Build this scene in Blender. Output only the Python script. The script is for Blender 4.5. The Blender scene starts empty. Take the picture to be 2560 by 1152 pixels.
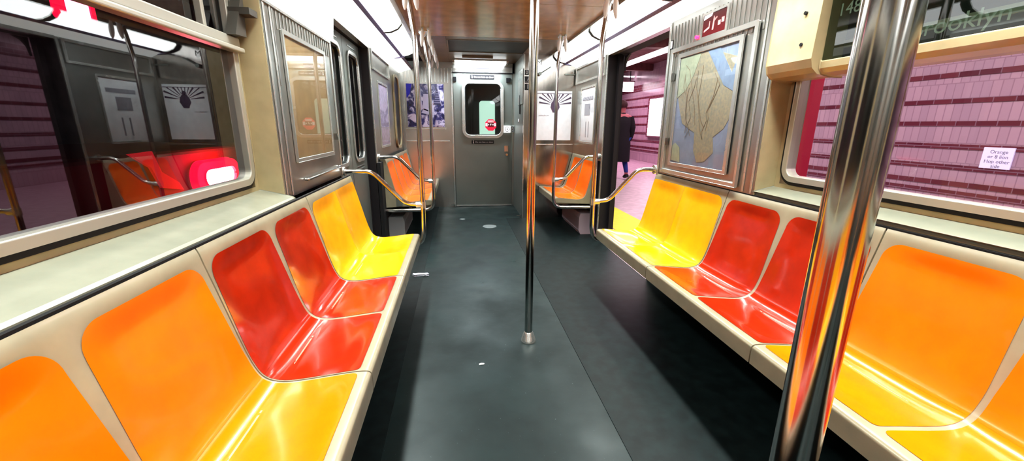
import bpy, math, random
from mathutils import Vector, Matrix
random.seed(7)
C = bpy.context.scene.collection
PI = math.pi

# ------------------------------------------------------------------ materials
def mat(name, col, rough=.5, metal=0., emit=None, es=0., coat=0., spec=.5):
    m = bpy.data.materials.new(name); m.use_nodes = True
    b = m.node_tree.nodes['Principled BSDF']
    b.inputs['Base Color'].default_value = (*col, 1)
    b.inputs['Roughness'].default_value = rough
    b.inputs['Metallic'].default_value = metal
    b.inputs['Coat Weight'].default_value = coat
    b.inputs['Coat Roughness'].default_value = .06
    b.inputs['Specular IOR Level'].default_value = spec
    if emit:
        b.inputs['Emission Color'].default_value = (*emit, 1)
        b.inputs['Emission Strength'].default_value = es
    return m

def noisy(m, scale=(6, 6, 6), amt=.15, nscale=3., detail=4., bump=0., rough_amt=0., col2=None, bdist=.01):
    """vary base colour / roughness / bump of a principled material with object-space noise"""
    nt = m.node_tree; n = nt.nodes; l = nt.links; b = n['Principled BSDF']
    tc = n.new('ShaderNodeTexCoord'); mp = n.new('ShaderNodeMapping'); mp.inputs['Scale'].default_value = scale
    nz = n.new('ShaderNodeTexNoise'); nz.inputs['Scale'].default_value = nscale; nz.inputs['Detail'].default_value = detail
    l.new(tc.outputs['Object'], mp.inputs['Vector']); l.new(mp.outputs[0], nz.inputs['Vector'])
    c = b.inputs['Base Color'].default_value[:3]
    c2 = col2 or tuple(x * (1 - amt) for x in c)
    c1 = tuple(min(1, x * (1 + amt)) for x in c) if not col2 else c
    r = n.new('ShaderNodeValToRGB'); r.color_ramp.elements[0].position = .35; r.color_ramp.elements[1].position = .68
    r.color_ramp.elements[0].color = (*c2, 1); r.color_ramp.elements[1].color = (*c1, 1)
    l.new(nz.outputs['Fac'], r.inputs[0]); l.new(r.outputs[0], b.inputs['Base Color'])
    if rough_amt:
        mr = n.new('ShaderNodeMapRange'); r0 = b.inputs['Roughness'].default_value
        mr.inputs['To Min'].default_value = max(.02, r0 - rough_amt); mr.inputs['To Max'].default_value = r0 + rough_amt
        l.new(nz.outputs['Fac'], mr.inputs['Value']); l.new(mr.outputs[0], b.inputs['Roughness'])
    if bump:
        bp = n.new('ShaderNodeBump'); bp.inputs['Strength'].default_value = bump; bp.inputs['Distance'].default_value = bdist
        l.new(nz.outputs['Fac'], bp.inputs['Height']); l.new(bp.outputs[0], b.inputs['Normal'])
    return m

M = {}
M['orange'] = noisy(mat('orange plastic', (.88, .235, .002), .2, coat=.3), amt=.05, nscale=2)
M['yellow'] = noisy(mat('yellow plastic', (.92, .46, .004), .2, coat=.3), amt=.05, nscale=2)
M['red'] = noisy(mat('red plastic', (.45, .028, .004), .17, coat=.45), amt=.10, nscale=2)
M['hot'] = noisy(mat('deep orange plastic', (1, .20, .002), .22, coat=.3), amt=.05, nscale=2)
M['cream'] = noisy(mat('cream fibreglass', (.48, .415, .25), .24, coat=.25), amt=.06, nscale=2)
M['sill'] = noisy(mat('grey cream sill', (.27, .275, .215), .22, coat=.3), amt=.05, nscale=2)
M['shell'] = noisy(mat('bench shell fibreglass', (.37, .34, .24), .22, coat=.3), amt=.06, nscale=2)
M['steel'] = noisy(mat('brushed stainless steel', (.54, .55, .52), .30, .95), scale=(1.5, 1.5, 1.2), amt=.08, nscale=2, rough_amt=.05)
M['steelh'] = noisy(mat('stainless trim', (.66, .68, .65), .26, .8), scale=(1, 1, 1), amt=.05, nscale=3, rough_amt=.05)
M['doorsteel'] = noisy(mat('door panel steel', (.26, .29, .265), .40, .6), scale=(1, 1, 1), amt=.08, nscale=2, rough_amt=.04)
M['chrome'] = noisy(mat('polished pole steel', (.60, .585, .56), .13, 1.), scale=(1, 1, 4), amt=.08, nscale=3, rough_amt=.05)
M['alu'] = mat('window frame aluminium', (.55, .54, .47), .35, .6)
M['rubber'] = mat('black rubber', (.006, .006, .006), .5)
M['dark'] = mat('dark underseat metal', (.008, .008, .009), .7)
M['pocket'] = mat('door pocket black', (.012, .009, .011), .55)
M['ceil'] = noisy(mat('glossy ceiling laminate with seat bounce', (.56, .32, .085), .22, coat=.1), amt=.15, nscale=1.2)  # brown of light bouncing off the seats is put into the colour
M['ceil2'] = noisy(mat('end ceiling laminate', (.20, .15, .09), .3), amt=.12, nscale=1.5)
M['vent'] = noisy(mat('dark ceiling grille', (.028, .022, .014), .5), scale=(1, 60, 1), amt=.5, nscale=2)
M['lens'] = mat('light diffuser', (.9, .9, .9), .4, emit=(.93, .98, 1.0), es=4.0)
M['card'] = noisy(mat('white panel with added glow', (.85, .86, .84), .3, emit=(.95, 1, .98), es=1.0), amt=.04)  # emission paints the glare on plain card panels; nothing behind them is lit
M['purplerail'] = mat('cove rail', (.30, .27, .42), .3, .6)
M['white'] = mat('white', (.85, .85, .85), .4)
M['black'] = mat('black print', (.01, .01, .012), .35)
M['redprint'] = mat('dark red sign', (.13, .006, .010), .3)
M['pinkred'] = mat('pinkish red sticker', (.75, .02, .06), .4, emit=(.8, .02, .08), es=.25)
M['redled'] = mat('red indicator lamp', (.9, .02, .1), .3, emit=(1, .03, .12), es=3)
M['paper'] = noisy(mat('poster paper', (.80, .84, .88), .25, coat=.5), amt=.03)
M['ink'] = mat('poster ink', (.09, .06, .10), .4)
M['greyink'] = mat('grey print', (.28, .28, .32), .5)
M['yl'] = noisy(mat('yellow tactile strip', (1, .85, .0), .5), amt=.05)

def glass(name, fac, tint=(1, 1, 1), ior=1.5):
    m = bpy.data.materials.new(name); m.use_nodes = True
    nt = m.node_tree; n = nt.nodes; l = nt.links; n.clear()
    o = n.new('ShaderNodeOutputMaterial'); mx = n.new('ShaderNodeMixShader')
    t = n.new('ShaderNodeBsdfTransparent'); t.inputs[0].default_value = (*tint, 1)
    g = n.new('ShaderNodeBsdfGlossy'); g.inputs['Roughness'].default_value = .015
    lw = n.new('ShaderNodeLayerWeight'); lw.inputs[0].default_value = .5
    f = n.new('ShaderNodeMath'); f.operation = 'POWER'; f.inputs[1].default_value = 4.5; l.new(lw.outputs['Facing'], f.inputs[0])
    mu = n.new('ShaderNodeMath'); mu.operation = 'MULTIPLY_ADD'; mu.use_clamp = True
    mu.inputs[1].default_value = .85; mu.inputs[2].default_value = fac
    l.new(f.outputs[0], mu.inputs[0]); l.new(mu.outputs[0], mx.inputs[0])
    l.new(t.outputs[0], mx.inputs[1]); l.new(g.outputs[0], mx.inputs[2]); l.new(mx.outputs[0], o.inputs[0])
    return m
M['glassL'] = glass('tunnel side glass', .17, (.8, .8, .85))
M['glassR'] = glass('platform side glass', .035, (.95, .93, .97))
M['glassD'] = glass('door glass', .06, (.6, .68, .66))
M['acry'] = glass('clear acrylic cover', .03)
M['signglass'] = glass('dark sign glass', .06, (.30, .36, .30))

def floor_mat():
    m = mat('dark vinyl floor', (.02, .03, .03), .32, spec=.38); nt = m.node_tree; n = nt.nodes; l = nt.links; b = n['Principled BSDF']
    tc = n.new('ShaderNodeTexCoord')
    n1 = n.new('ShaderNodeTexNoise'); n1.inputs['Scale'].default_value = 2.2; n1.inputs['Detail'].default_value = 6
    l.new(tc.outputs['Object'], n1.inputs['Vector'])
    r1 = n.new('ShaderNodeValToRGB'); e = r1.color_ramp.elements
    e[0].position = .36; e[0].color = (.005, .014, .014, 1); e[1].position = .66; e[1].color = (.022, .038, .038, 1)
    l.new(n1.outputs['Fac'], r1.inputs[0])
    n2 = n.new('ShaderNodeTexNoise'); n2.inputs['Scale'].default_value = 90; n2.inputs['Detail'].default_value = 2
    l.new(tc.outputs['Object'], n2.inputs['Vector'])
    r2 = n.new('ShaderNodeValToRGB'); e = r2.color_ramp.elements
    e[0].position = .72; e[0].color = (0, 0, 0, 1); e[1].position = .80; e[1].color = (.10, .13, .13, 1)
    l.new(n2.outputs['Fac'], r2.inputs[0])
    ad = n.new('ShaderNodeMix'); ad.data_type = 'RGBA'; ad.blend_type = 'ADD'; ad.inputs['Factor'].default_value = 1
    l.new(r1.outputs[0], ad.inputs['A']); l.new(r2.outputs[0], ad.inputs['B']); l.new(ad.outputs['Result'], b.inputs['Base Color'])
    mr = n.new('ShaderNodeMapRange'); mr.inputs['From Min'].default_value = .3; mr.inputs['From Max'].default_value = .7
    mr.inputs['To Min'].default_value = .55; mr.inputs['To Max'].default_value = .27
    l.new(n1.outputs['Fac'], mr.inputs['Value']); l.new(mr.outputs[0], b.inputs['Roughness'])
    n3 = n.new('ShaderNodeTexNoise'); n3.inputs['Scale'].default_value = 14; l.new(tc.outputs['Object'], n3.inputs['Vector'])
    bp = n.new('ShaderNodeBump'); bp.inputs['Strength'].default_value = .08; bp.inputs['Distance'].default_value = .01
    l.new(n3.outputs['Fac'], bp.inputs['Height']); l.new(bp.outputs[0], b.inputs['Normal'])
    return m
M['floor'] = floor_mat()
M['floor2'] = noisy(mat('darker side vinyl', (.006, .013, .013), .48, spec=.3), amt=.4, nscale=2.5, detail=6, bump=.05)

def tile_mat(name, c1, c2, mortar, w=.15, h=.075):
    m = mat(name, c1, .22); nt = m.node_tree; n = nt.nodes; l = nt.links; b = n['Principled BSDF']
    tc = n.new('ShaderNodeTexCoord'); sp = n.new('ShaderNodeSeparateXYZ'); cb = n.new('ShaderNodeCombineXYZ')
    l.new(tc.outputs['Object'], sp.inputs[0]); 
    ad = n.new('ShaderNodeMath'); ad.operation = 'ADD'; l.new(sp.outputs['X'], ad.inputs[0]); l.new(sp.outputs['Y'], ad.inputs[1])
    l.new(ad.outputs[0], cb.inputs['X']); l.new(sp.outputs['Z'], cb.inputs['Y'])
    br = n.new('ShaderNodeTexBrick'); l.new(cb.outputs[0], br.inputs['Vector'])
    br.inputs['Color1'].default_value = (*c1, 1); br.inputs['Color2'].default_value = (*c2, 1); br.inputs['Mortar'].default_value = (*mortar, 1)
    br.inputs['Scale'].default_value = 1; br.inputs['Brick Width'].default_value = w; br.inputs['Row Height'].default_value = h
    br.inputs['Mortar Size'].default_value = .006
    l.new(br.outputs['Color'], b.inputs['Base Color'])
    return m
M['tile'] = tile_mat('pale pink station tile', (.58, .44, .50), (.50, .38, .45), (.42, .30, .36), .10, .26)
M['band'] = tile_mat('dark red station tile', (.15, .035, .06), (.22, .06, .08), (.30, .2, .25), .22, .09)
M['plat'] = noisy(mat('platform concrete', (.58, .44, .52), .35), amt=.15, nscale=1.5)
M['platceil'] = noisy(mat('platform ceiling', (.16, .05, .05), .7), amt=.3, nscale=1)
M['tun'] = noisy(mat('tunnel concrete', (.02, .018, .02), .9), amt=.5, nscale=1)

# ------------------------------------------------------------------ mesh builder
class MB:
    def __init__(s): s.v = []; s.f = []; s.sm = []
    def add(s, vs, fs, smooth=False):
        o = len(s.v); s.v += [tuple(v) for v in vs]; s.f += [tuple(i + o for i in f) for f in fs]; s.sm += [smooth] * len(fs); return s
    def box(s, a, b, bev=0.):
        x0, y0, z0 = [min(p, q) for p, q in zip(a, b)]; x1, y1, z1 = [max(p, q) for p, q in zip(a, b)]
        vs = [(x, y, z) for x in (x0, x1) for y in (y0, y1) for z in (z0, z1)]
        return s.add(vs, [(0, 1, 3, 2), (4, 6, 7, 5), (0, 4, 5, 1), (2, 3, 7, 6), (0, 2, 6, 4), (1, 5, 7, 3)])
    def tube(s, pts, r, n=14, caps=True, closed=False):
        pts = [Vector(p) for p in pts]; k = len(pts); rs = r if isinstance(r, (list, tuple)) else [r] * k
        vs = []; up = None
        for i, p in enumerate(pts):
            if closed: d = (pts[(i + 1) % k] - pts[i - 1]).normalized()
            else: d = (pts[min(i + 1, k - 1)] - pts[max(i - 1, 0)]).normalized()
            if up is None:
                up = Vector((0, 0, 1)) if abs(d.z) < .9 else Vector((0, 1, 0))
            a = d.cross(up).normalized(); up = a.cross(d).normalized()
            for j in range(n):
                t = 2 * PI * j / n; vs.append(p + (a * math.cos(t) + up * math.sin(t)) * rs[i])
        fs = []
        for i in range(k if closed else k - 1):
            for j in range(n):
                i2 = (i + 1) % k
                fs.append((i * n + j, i * n + (j + 1) % n, i2 * n + (j + 1) % n, i2 * n + j))
        s.add(vs, fs, True)
        if caps and not closed:
            s.add([vs[j] for j in range(n)], [tuple(range(n))]); s.add([vs[(k - 1) * n + j] for j in range(n)], [tuple(range(n))])
        return s
    def lathe(s, prof, cx, cy, n=28):
        vs = []
        for r, z in prof:
            for j in range(n):
                t = 2 * PI * j / n; vs.append((cx + r * math.cos(t), cy + r * math.sin(t), z))
        fs = [(i * n + j, i * n + (j + 1) % n, (i + 1) * n + (j + 1) % n, (i + 1) * n + j) for i in range(len(prof) - 1) for j in range(n)]
        s.add(vs, fs, True); s.add(vs[:n], [tuple(range(n))]); s.add(vs[-n:], [tuple(range(n))]); return s
    def prism(s, poly, mp, d0, d1):
        n = len(poly); vs = [mp(a, b, d0) for a, b in poly] + [mp(a, b, d1) for a, b in poly]
        fs = [tuple(range(n)), tuple(range(2 * n - 1, n - 1, -1))] + [(i, (i + 1) % n, n + (i + 1) % n, n + i) for i in range(n)]
        return s.add(vs, fs)
    def sheet(s, poly, mp, d):
        return s.add([mp(a, b, d) for a, b in poly], [tuple(range(len(poly)))])
    def ring(s, outer, inner, mp, d0, d1):
        n = len(outer)
        vs = [mp(a, b, d0) for a, b in outer] + [mp(a, b, d0) for a, b in inner] + [mp(a, b, d1) for a, b in outer] + [mp(a, b, d1) for a, b in inner]
        fs = []
        for i in range(n):
            j = (i + 1) % n
            fs += [(i, j, n + j, n + i), (2 * n + i, 2 * n + j, 3 * n + j, 3 * n + i), (i, j, 2 * n + j, 2 * n + i), (n + i, n + j, 3 * n + j, 3 * n + i)]
        return s.add(vs, fs)
    def obj(s, name, m, parent=None, **kw):
        me = bpy.data.meshes.new(name); me.from_pydata(s.v, [], s.f); me.materials.append(M[m] if isinstance(m, str) else m)
        me.polygons.foreach_set('use_smooth', s.sm); me.validate(); me.update()
        o = bpy.data.objects.new(name, me); C.objects.link(o)
        if parent: o.parent = parent; o.matrix_parent_inverse = parent.matrix_world.inverted()
        if kw.get('bevel'):
            b = o.modifiers.new('b', 'BEVEL'); b.width = kw['bevel']; b.segments = 3; b.limit_method = 'ANGLE'
            b.angle_limit = math.radians(50)
        for k in ('label', 'category', 'group', 'kind'):
            if kw.get(k): o[k] = kw[k]
        return o
    def each(s, name, m, parent=None, **kw):
        # every loose piece becomes a part of its own
        par = list(range(len(s.v)))
        def find(i):
            while par[i] != i: par[i] = par[par[i]]; i = par[i]
            return i
        for f in s.f:
            for i in f[1:]: par[find(i)] = find(f[0])
        comp = {}
        for f, q in zip(s.f, s.sm): comp.setdefault(find(f[0]), []).append((f, q))
        out = []
        for fl in comp.values():
            ids = sorted({i for f, _ in fl for i in f}); mp = {i: k for k, i in enumerate(ids)}
            out.append(MB().add([s.v[i] for i in ids], []).setf([tuple(mp[i] for i in f) for f, _ in fl], [q for _, q in fl]).obj(name, m, parent, **kw))
        return out
    def setf(s, f, sm): s.f = f; s.sm = sm; return s

def box(a, b): return MB().box(a, b)
def thing(name, label, cat, loc=(0, 0, 0), group=None, kind=None):
    o = bpy.data.objects.new(name, None); C.objects.link(o); o.location = loc; o.empty_display_size = .1
    o.matrix_world = Matrix.Translation(loc)
    if label: o['label'] = label
    if cat: o['category'] = cat
    if group: o['group'] = group
    if kind: o['kind'] = kind
    return o
def struct(name, mb, m, parent=None, **kw):
    return mb.obj(name, m, parent, kind=None if parent else 'structure', **kw)
def rr(a0, a1, b0, b1, r, n=6, inset=0.):
    a0 += inset; a1 -= inset; b0 += inset; b1 -= inset; r = max(.001, r - inset); out = []
    for ca, cb, t0 in ((a1 - r, b1 - r, 0), (a0 + r, b1 - r, 90), (a0 + r, b0 + r, 180), (a1 - r, b0 + r, 270)):
        for k in range(n + 1):
            t = math.radians(t0 + 90 * k / n); out.append((ca + r * math.cos(t), cb + r * math.sin(t)))
    return out
def YZ(a, b, d): return (d, a, b)        # outline in the side-wall plane, depth = x
def XZ(a, b, d): return (a, d, b)        # outline in an end-wall plane, depth = y
def XY(a, b, d): return (a, b, d)
def smooth_path(pts, k=6):
    pts = [Vector(p) for p in pts]; out = []
    P_ = [pts[0] * 2 - pts[1]] + pts + [pts[-1] * 2 - pts[-2]]
    for i in range(1, len(P_) - 2):
        p0, p1, p2, p3 = P_[i - 1:i + 3]
        for j in range(k):
            t = j / k
            out.append(.5 * ((2 * p1) + (p2 - p0) * t + (2 * p0 - 5 * p1 + 4 * p2 - p3) * t * t + (-p0 + 3 * p1 - 3 * p2 + p3) * t ** 3))
    out.append(pts[-1]); return out
def fillet(pts, r, k=6):
    pts = [Vector(p) for p in pts]; out = [pts[0]]
    for i in range(1, len(pts) - 1):
        a = (pts[i - 1] - pts[i]); b = (pts[i + 1] - pts[i]); rr_ = min(r, a.length * .45, b.length * .45)
        p = pts[i] + a.normalized() * rr_; q = pts[i] + b.normalized() * rr_
        for j in range(k + 1):
            t = j / k; out.append(p * (1 - t) ** 2 + pts[i] * 2 * t * (1 - t) + q * t * t)
    out.append(pts[-1]); return out
def text_mesh(name, body, size, m, mtx, parent=None, ext=.0004, align='CENTER', spacing=1.):
    cu = bpy.data.curves.new(name, 'FONT'); cu.body = body; cu.size = size; cu.extrude = ext; cu.align_x = align; cu.align_y = 'CENTER'
    cu.space_character = spacing; cu.resolution_u = 3
    t = bpy.data.objects.new(name + '_tmp', cu); C.objects.link(t)
    dg = bpy.context.evaluated_depsgraph_get(); me = bpy.data.meshes.new_from_object(t.evaluated_get(dg))
    bpy.data.objects.remove(t); me.name = name; me.transform(mtx)
    me.materials.clear(); me.materials.append(M[m])
    o = bpy.data.objects.new(name, me); C.objects.link(o)
    if parent: o.parent = parent; o.matrix_parent_inverse = parent.matrix_world.inverted()
    return o
def M_end(x, y, z):      # text on a wall facing -y
    return Matrix.Translation((x, y, z)) @ Matrix.Rotation(PI / 2, 4, 'X')
def M_right(x, y, z):    # text on the right wall facing -x (reads towards the camera)
    return Matrix.Translation((x, y, z)) @ Matrix.Rotation(-PI / 2, 4, 'Z') @ Matrix.Rotation(PI / 2, 4, 'X')
def M_left(x, y, z):
    return Matrix.Translation((x, y, z)) @ Matrix.Rotation(PI / 2, 4, 'Z') @ Matrix.Rotation(PI / 2, 4, 'X')

# ------------------------------------------------------------------ dimensions
W = {-1: 1.19, 1: 1.14}          # face of the stainless side panels
WW = {-1: 1.30, 1: 1.25}         # face of the window wall
SIDE = {-1: 'left', 1: 'right'}
P = .437                         # seat pitch
YD0, YD1 = 2.97, 4.20            # side door opening
YC = {-1: 2.00, 1: 1.91}         # corner of the stainless pocket panel
YE = 6.25                        # end wall
YB = -3.6                        # rear end of what is built
ZC = 2.10                        # ceiling
ZH = 1.915                       # side door head

# ------------------------------------------------------------------ floor
f = struct('floor', box((-1.34, YB, -.06), (1.29, YE + .1, 0)), 'floor')
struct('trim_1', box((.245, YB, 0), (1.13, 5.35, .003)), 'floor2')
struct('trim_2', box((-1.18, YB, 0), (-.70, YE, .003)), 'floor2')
# threshold plates
struct('trim_3', box((1.13, YD0, 0), (1.42, YD1, .006)), 'steel')
struct('trim_4', box((-1.30, YD0, 0), (-1.14, YD1, .006)), 'steel')

# ------------------------------------------------------------------ ceiling
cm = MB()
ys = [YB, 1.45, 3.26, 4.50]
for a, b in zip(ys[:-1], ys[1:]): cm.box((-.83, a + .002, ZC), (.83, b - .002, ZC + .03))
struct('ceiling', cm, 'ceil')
cs = MB(); 
for x0, x1, y0, y1 in ((-.83, -.48, 4.504, YE + .05), (.47, .83, 4.504, 5.40), (-.478, .468, 4.504, 4.65), (-.478, .828, 5.405, 5.60), (-.478, .828, 5.603, YE + .05)):
    cs.box((x0, y0, ZC), (x1, y1, ZC + .03))
struct('trim_5', cs, 'ceil2')
vg = thing('ceiling_vent', 'dark rectangular air grille in the ceiling before the end door', 'vent', (0, 5.02, ZC - .004))
box((-.476, 4.652, ZC + .004), (.466, 5.40, ZC + .02)).obj('grille', 'vent', vg)
MB().ring([(-.478, 4.65), (.468, 4.65), (.468, 5.403), (-.478, 5.403)], [(-.462, 4.666), (.452, 4.666), (.452, 5.387), (-.462, 5.387)], XY, ZC - .004, ZC + .004).obj('frame', 'ceil2', vg)
struct('trim_6', box((-1.5, YB, ZC + .035), (1.45, YE + .1, ZC + .08)), 'dark')

# lengthwise fluorescent coves
lens_spans = [(-3.5, -2.32), (-2.26, -1.08), (-1.02, .16), (.22, 1.40), (1.46, 2.64), (2.70, 3.88), (3.94, 5.30)]
for s in (-1, 1):
    nm = SIDE[s]
    yend = YE if s < 0 else 5.35
    tm = MB().box((s * .80, YB, ZC - .022), (s * .835, yend, ZC - .001)); struct('trim_%d' % (10 if s < 0 else 11), tm, 'steelh')
    # rail between the lenses and the card panels
    rl = MB().prism([(.99, 2.002), (1.015, 1.985), (1.02, 1.995), (.995, 2.015)], lambda a, b, d: (s * a, d, b), YB, yend - .01)
    struct('trim_%d' % (12 if s < 0 else 13), rl, 'purplerail')
    # card panel cove
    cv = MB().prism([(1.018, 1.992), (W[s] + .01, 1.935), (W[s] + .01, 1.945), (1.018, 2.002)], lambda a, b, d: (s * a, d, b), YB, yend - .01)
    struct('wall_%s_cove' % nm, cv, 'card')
    for i, (a, b) in enumerate(lens_spans):
        if s < 0 and i == len(lens_spans) - 1: b = 5.12
        lab = ['rearmost of the row', 'behind the camera over the rear bench', 'behind the camera over the window', 'directly overhead beside the near pole',
               'above the stainless panel', 'above the side door', 'at the far end of the row'][i]
        t = thing('light_fixture', 'white fluorescent ceiling light, %s side, %s' % ('tunnel' if s < 0 else 'platform', lab), 'ceiling light', (s * .92, (a + b) / 2, 2.05), group='fluorescent lights along the ceiling edge')
        prof = [(.838, 2.096), (.842, 2.072), (.875, 2.035), (.93, 2.010), (.985, 2.002), (.992, 2.010)]
        MB().prism(prof, lambda p, q, d: (s * p, d, q), a, b).obj('diffuser', 'lens', t)
        fr = MB()
        for y in (a - .012, b): fr.prism([(.836, 2.098), (.836, 2.066), (.87, 2.027), (.93, 2.0), (.988, 1.994), (.994, 2.016)], lambda p, q, d: (s * p, d, q), y, y + .012)
        fr.each('end_cap', 'steelh', t)
# stepped cove end piece beside the cab wall and the left rear wall
for s, y in ((1, 5.33), (-1, 5.14)):
    e = MB().prism([(.83, 2.095), (.90, 2.09), (.95, 2.0), (1.0, 1.975), (1.13, 1.965), (1.13, 1.995), (1.01, 2.005), (.97, 2.03), (.93, 2.098)], lambda p, q, d: (s * p, d, q), y, y + .015)
    struct('trim_%d' % (14 if s > 0 else 15), e, 'purplerail')

# ------------------------------------------------------------------ side walls
def side_wall(s):
    nm = SIDE[s]; w = W[s]; ww = WW[s]; yc = YC[s]; o = ww + .06
    bx = lambda m_, a, b, c, d, e, f_: m_.box((s * a, c, e), (s * b, d, f_))
    # cream window bay (solid below, above and between the windows)
    wm = MB(); zt = 1.80 if s < 0 else 1.60
    ywin = [(-1.17, .28), (.40, yc - .035)]
    bx(wm, ww, o, -1.28, yc, .60, .95)
    bx(wm, ww, o, -1.28, yc, zt, 2.10)
    for a, b in ((-1.28, -1.17), (.28, .40), (yc - .035, yc)): bx(wm, ww, o, a, b, .95, zt)
    # returns from the panels down to the window plane
    bx(wm, w + .002, ww, yc - .004, yc, .88, 1.94); bx(wm, w + .002, ww, -1.28, -1.276, .88, 1.94)
    struct('wall_%s' % nm, wm, 'cream')
    # sloped sill behind the seat backs
    sl = MB().prism([(1.150, .858), (1.150, .890), (1.158, .897), (w + .0, .905), (ww + .005, .932), (ww + .005, .858)], lambda p, q, d: (s * p, d, q), -1.275, yc - .004)
    struct('trim_%d' % (20 if s < 0 else 21), sl, 'sill', bevel=.004)
    gp = MB(); gp.box((s * 1.139, -2.28, .862), (s * 1.150, 2.966, .886))
    struct('trim_%d' % (22 if s < 0 else 23), gp, 'dark')
    # lower wall behind / below the seats
    lw = MB(); bx(lw, 1.155, o, YB, YD0, 0, .60); bx(lw, 1.155, w + .03, -1.28, yc, .60, .857)
    bx(lw, 1.155, o, YD1, YE if s < 0 else 5.35, 0, .86)
    struct('wall_%s_lower' % nm, lw, 'dark')
    # stainless pocket panels
    pm = MB(); zt2 = 1.94
    bx(pm, w, o, yc, YD0, .885, zt2); bx(pm, w, o, -2.28, -1.28, .885, zt2); bx(pm, w, o, YB, -3.5, 0, zt2)
    bx(pm, w, o, YD1, YE if s < 0 else 5.35, .86, zt2)
    bx(pm, w, o, YD0 - .03, YD0, 0, .885); bx(pm, w, o, YD1, YD1 + .03, 0, .86)
    struct('wall_%s_panels' % nm, pm, 'steel')
    bxm = MB(); bx(bxm, w - .006, w + .05, YD0 - .0, YD1, ZH, 1.945)
    struct('trim_%d' % (24 if s < 0 else 25), bxm, 'steelh')
    # head structure above the doorway
    hd = MB(); bx(hd, w + .05, o, YD0, YD1, ZH + .001, 2.10); bx(hd, w + .02, o, YB, YD0, 1.945, 2.10); bx(hd, w + .02, o, YD1, YE if s < 0 else 5.35, 1.945, 2.10)
    struct('wall_%s_head' % nm, hd, 'dark')
    # black door pocket edges (jamb returns)
    jb = MB(); bx(jb, w + .004, o, YD1 - .006, YD1, 0, ZH); bx(jb, w + .004, o, YD0, YD0 + .006, 0, ZH)
    struct('trim_%d' % (26 if s < 0 else 27), jb, 'pocket')
    # bright vertical trim at the panel corner and at the jambs
    tv = MB()
    for y in (yc + .012, yc + .075): bx(tv, w - .006, w, y, y + .014, .89, 1.935)
    bx(tv, w - .008, w, YD0 - .028, YD0 - .004, .0 if s > 0 else .89, 1.935); bx(tv, w - .008, w, YD1 + .002, YD1 + .03, 0, 1.935)
    struct('trim_%d' % (28 if s < 0 else 29), tv, 'steelh', bevel=.003)
    # ribbed zone above the frames
    rb = MB(); z0 = 1.50 if s < 0 else 1.0
    y = yc + .10
    while y < YD0 - .06:
        zz0 = 1.40 if (s < 0 and y < 2.14) else (1.645 if s < 0 else 1.70)
        bx(rb, w - .005, w, y, y + .012, zz0, 1.725 if s < 0 else 1.905); y += .040
    struct('trim_%d' % (30 if s < 0 else 31), rb, 'steel', bevel=.002)
    if s < 0:
        t2 = MB(); bx(t2, w - .010, w, yc + .01, YD0 - .03, 1.728, 1.742); struct('trim_32', t2, 'steelh', bevel=.003)
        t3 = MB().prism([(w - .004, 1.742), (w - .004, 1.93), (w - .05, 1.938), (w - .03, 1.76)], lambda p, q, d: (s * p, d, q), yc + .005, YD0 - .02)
        struct('trim_33', t3, 'card')  # overbright slanted steel, its glare painted with the glowing card material
for s in (-1, 1): side_wall(s)

# windows of the side walls
def side_window(n, s, y0, y1, label):
    ww = WW[s]; t = thing('window_%d' % n, label, 'window', (s * ww, (y0 + y1) / 2, .95), kind='structure')
    z0, z1 = .952, (1.798 if s < 0 else 1.598)
    f_ = lambda a, b, d: (s * d, a, b)
    MB().ring(rr(y0 + .001, y1 - .001, z0, z1, .085, 8), rr(y0, y1, z0, z1, .085, 8, .020), f_, ww - .010, ww + .03).obj('gasket', 'rubber', t)
    MB().ring(rr(y0, y1, z0, z1, .085, 8, .0202), rr(y0, y1, z0, z1, .085, 8, .046), f_, ww - .016, ww + .032).obj('window_frame', 'alu', t, bevel=.004)
    MB().sheet(rr(y0, y1, z0, z1, .085, 8, .030), f_, ww + .010).obj('pane', 'glassL' if s < 0 else 'glassR', t)
    if s < 0:
        b = MB(); b.box((-(ww - .045), y0 + .01, 1.512), (-(ww - .0), y1 - .006, 1.532)); b.box((-(ww - .028), y0 + .01, 1.532), (-(ww + .0), y1 - .006, 1.572))
        b.obj('sash_rail', 'alu', t, bevel=.006)
        v = MB(); v.box((-(ww - .02), y1 - .235, 1.57), (-(ww + .005), y1 - .215, 1.785)); v.box((-(ww - .02), y1 - .06, 1.57), (-(ww + .005), y1 - .035, 1.79)); v.each('sash_stile', 'alu', t, bevel=.003)
        k = MB().prism([(y1 - .10, 1.57), (y1 - .012, 1.575), (y1 + .0, 1.72), (y1 - .02, 1.72)], f_, ww - .06, ww - .022)
        k.box((-(ww - .10), y1 - .05, 1.655), (-(ww - .0), y1 + .02, 1.68)); k.obj('latch_bracket', mat('dark bracket metal', (.07, .065, .055), .5), t)
side_window(1, -1, .40, YC[-1] - .035, 'wide left window with rounded corners looking onto the dark tunnel')
side_window(2, -1, -1.17, .28, 'rear left window behind the camera')
side_window(3, 1, .40, YC[1] - .035, 'wide right window showing the pink tiled platform wall')
side_window(4, 1, -1.17, .28, 'rear right window behind the camera')

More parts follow.
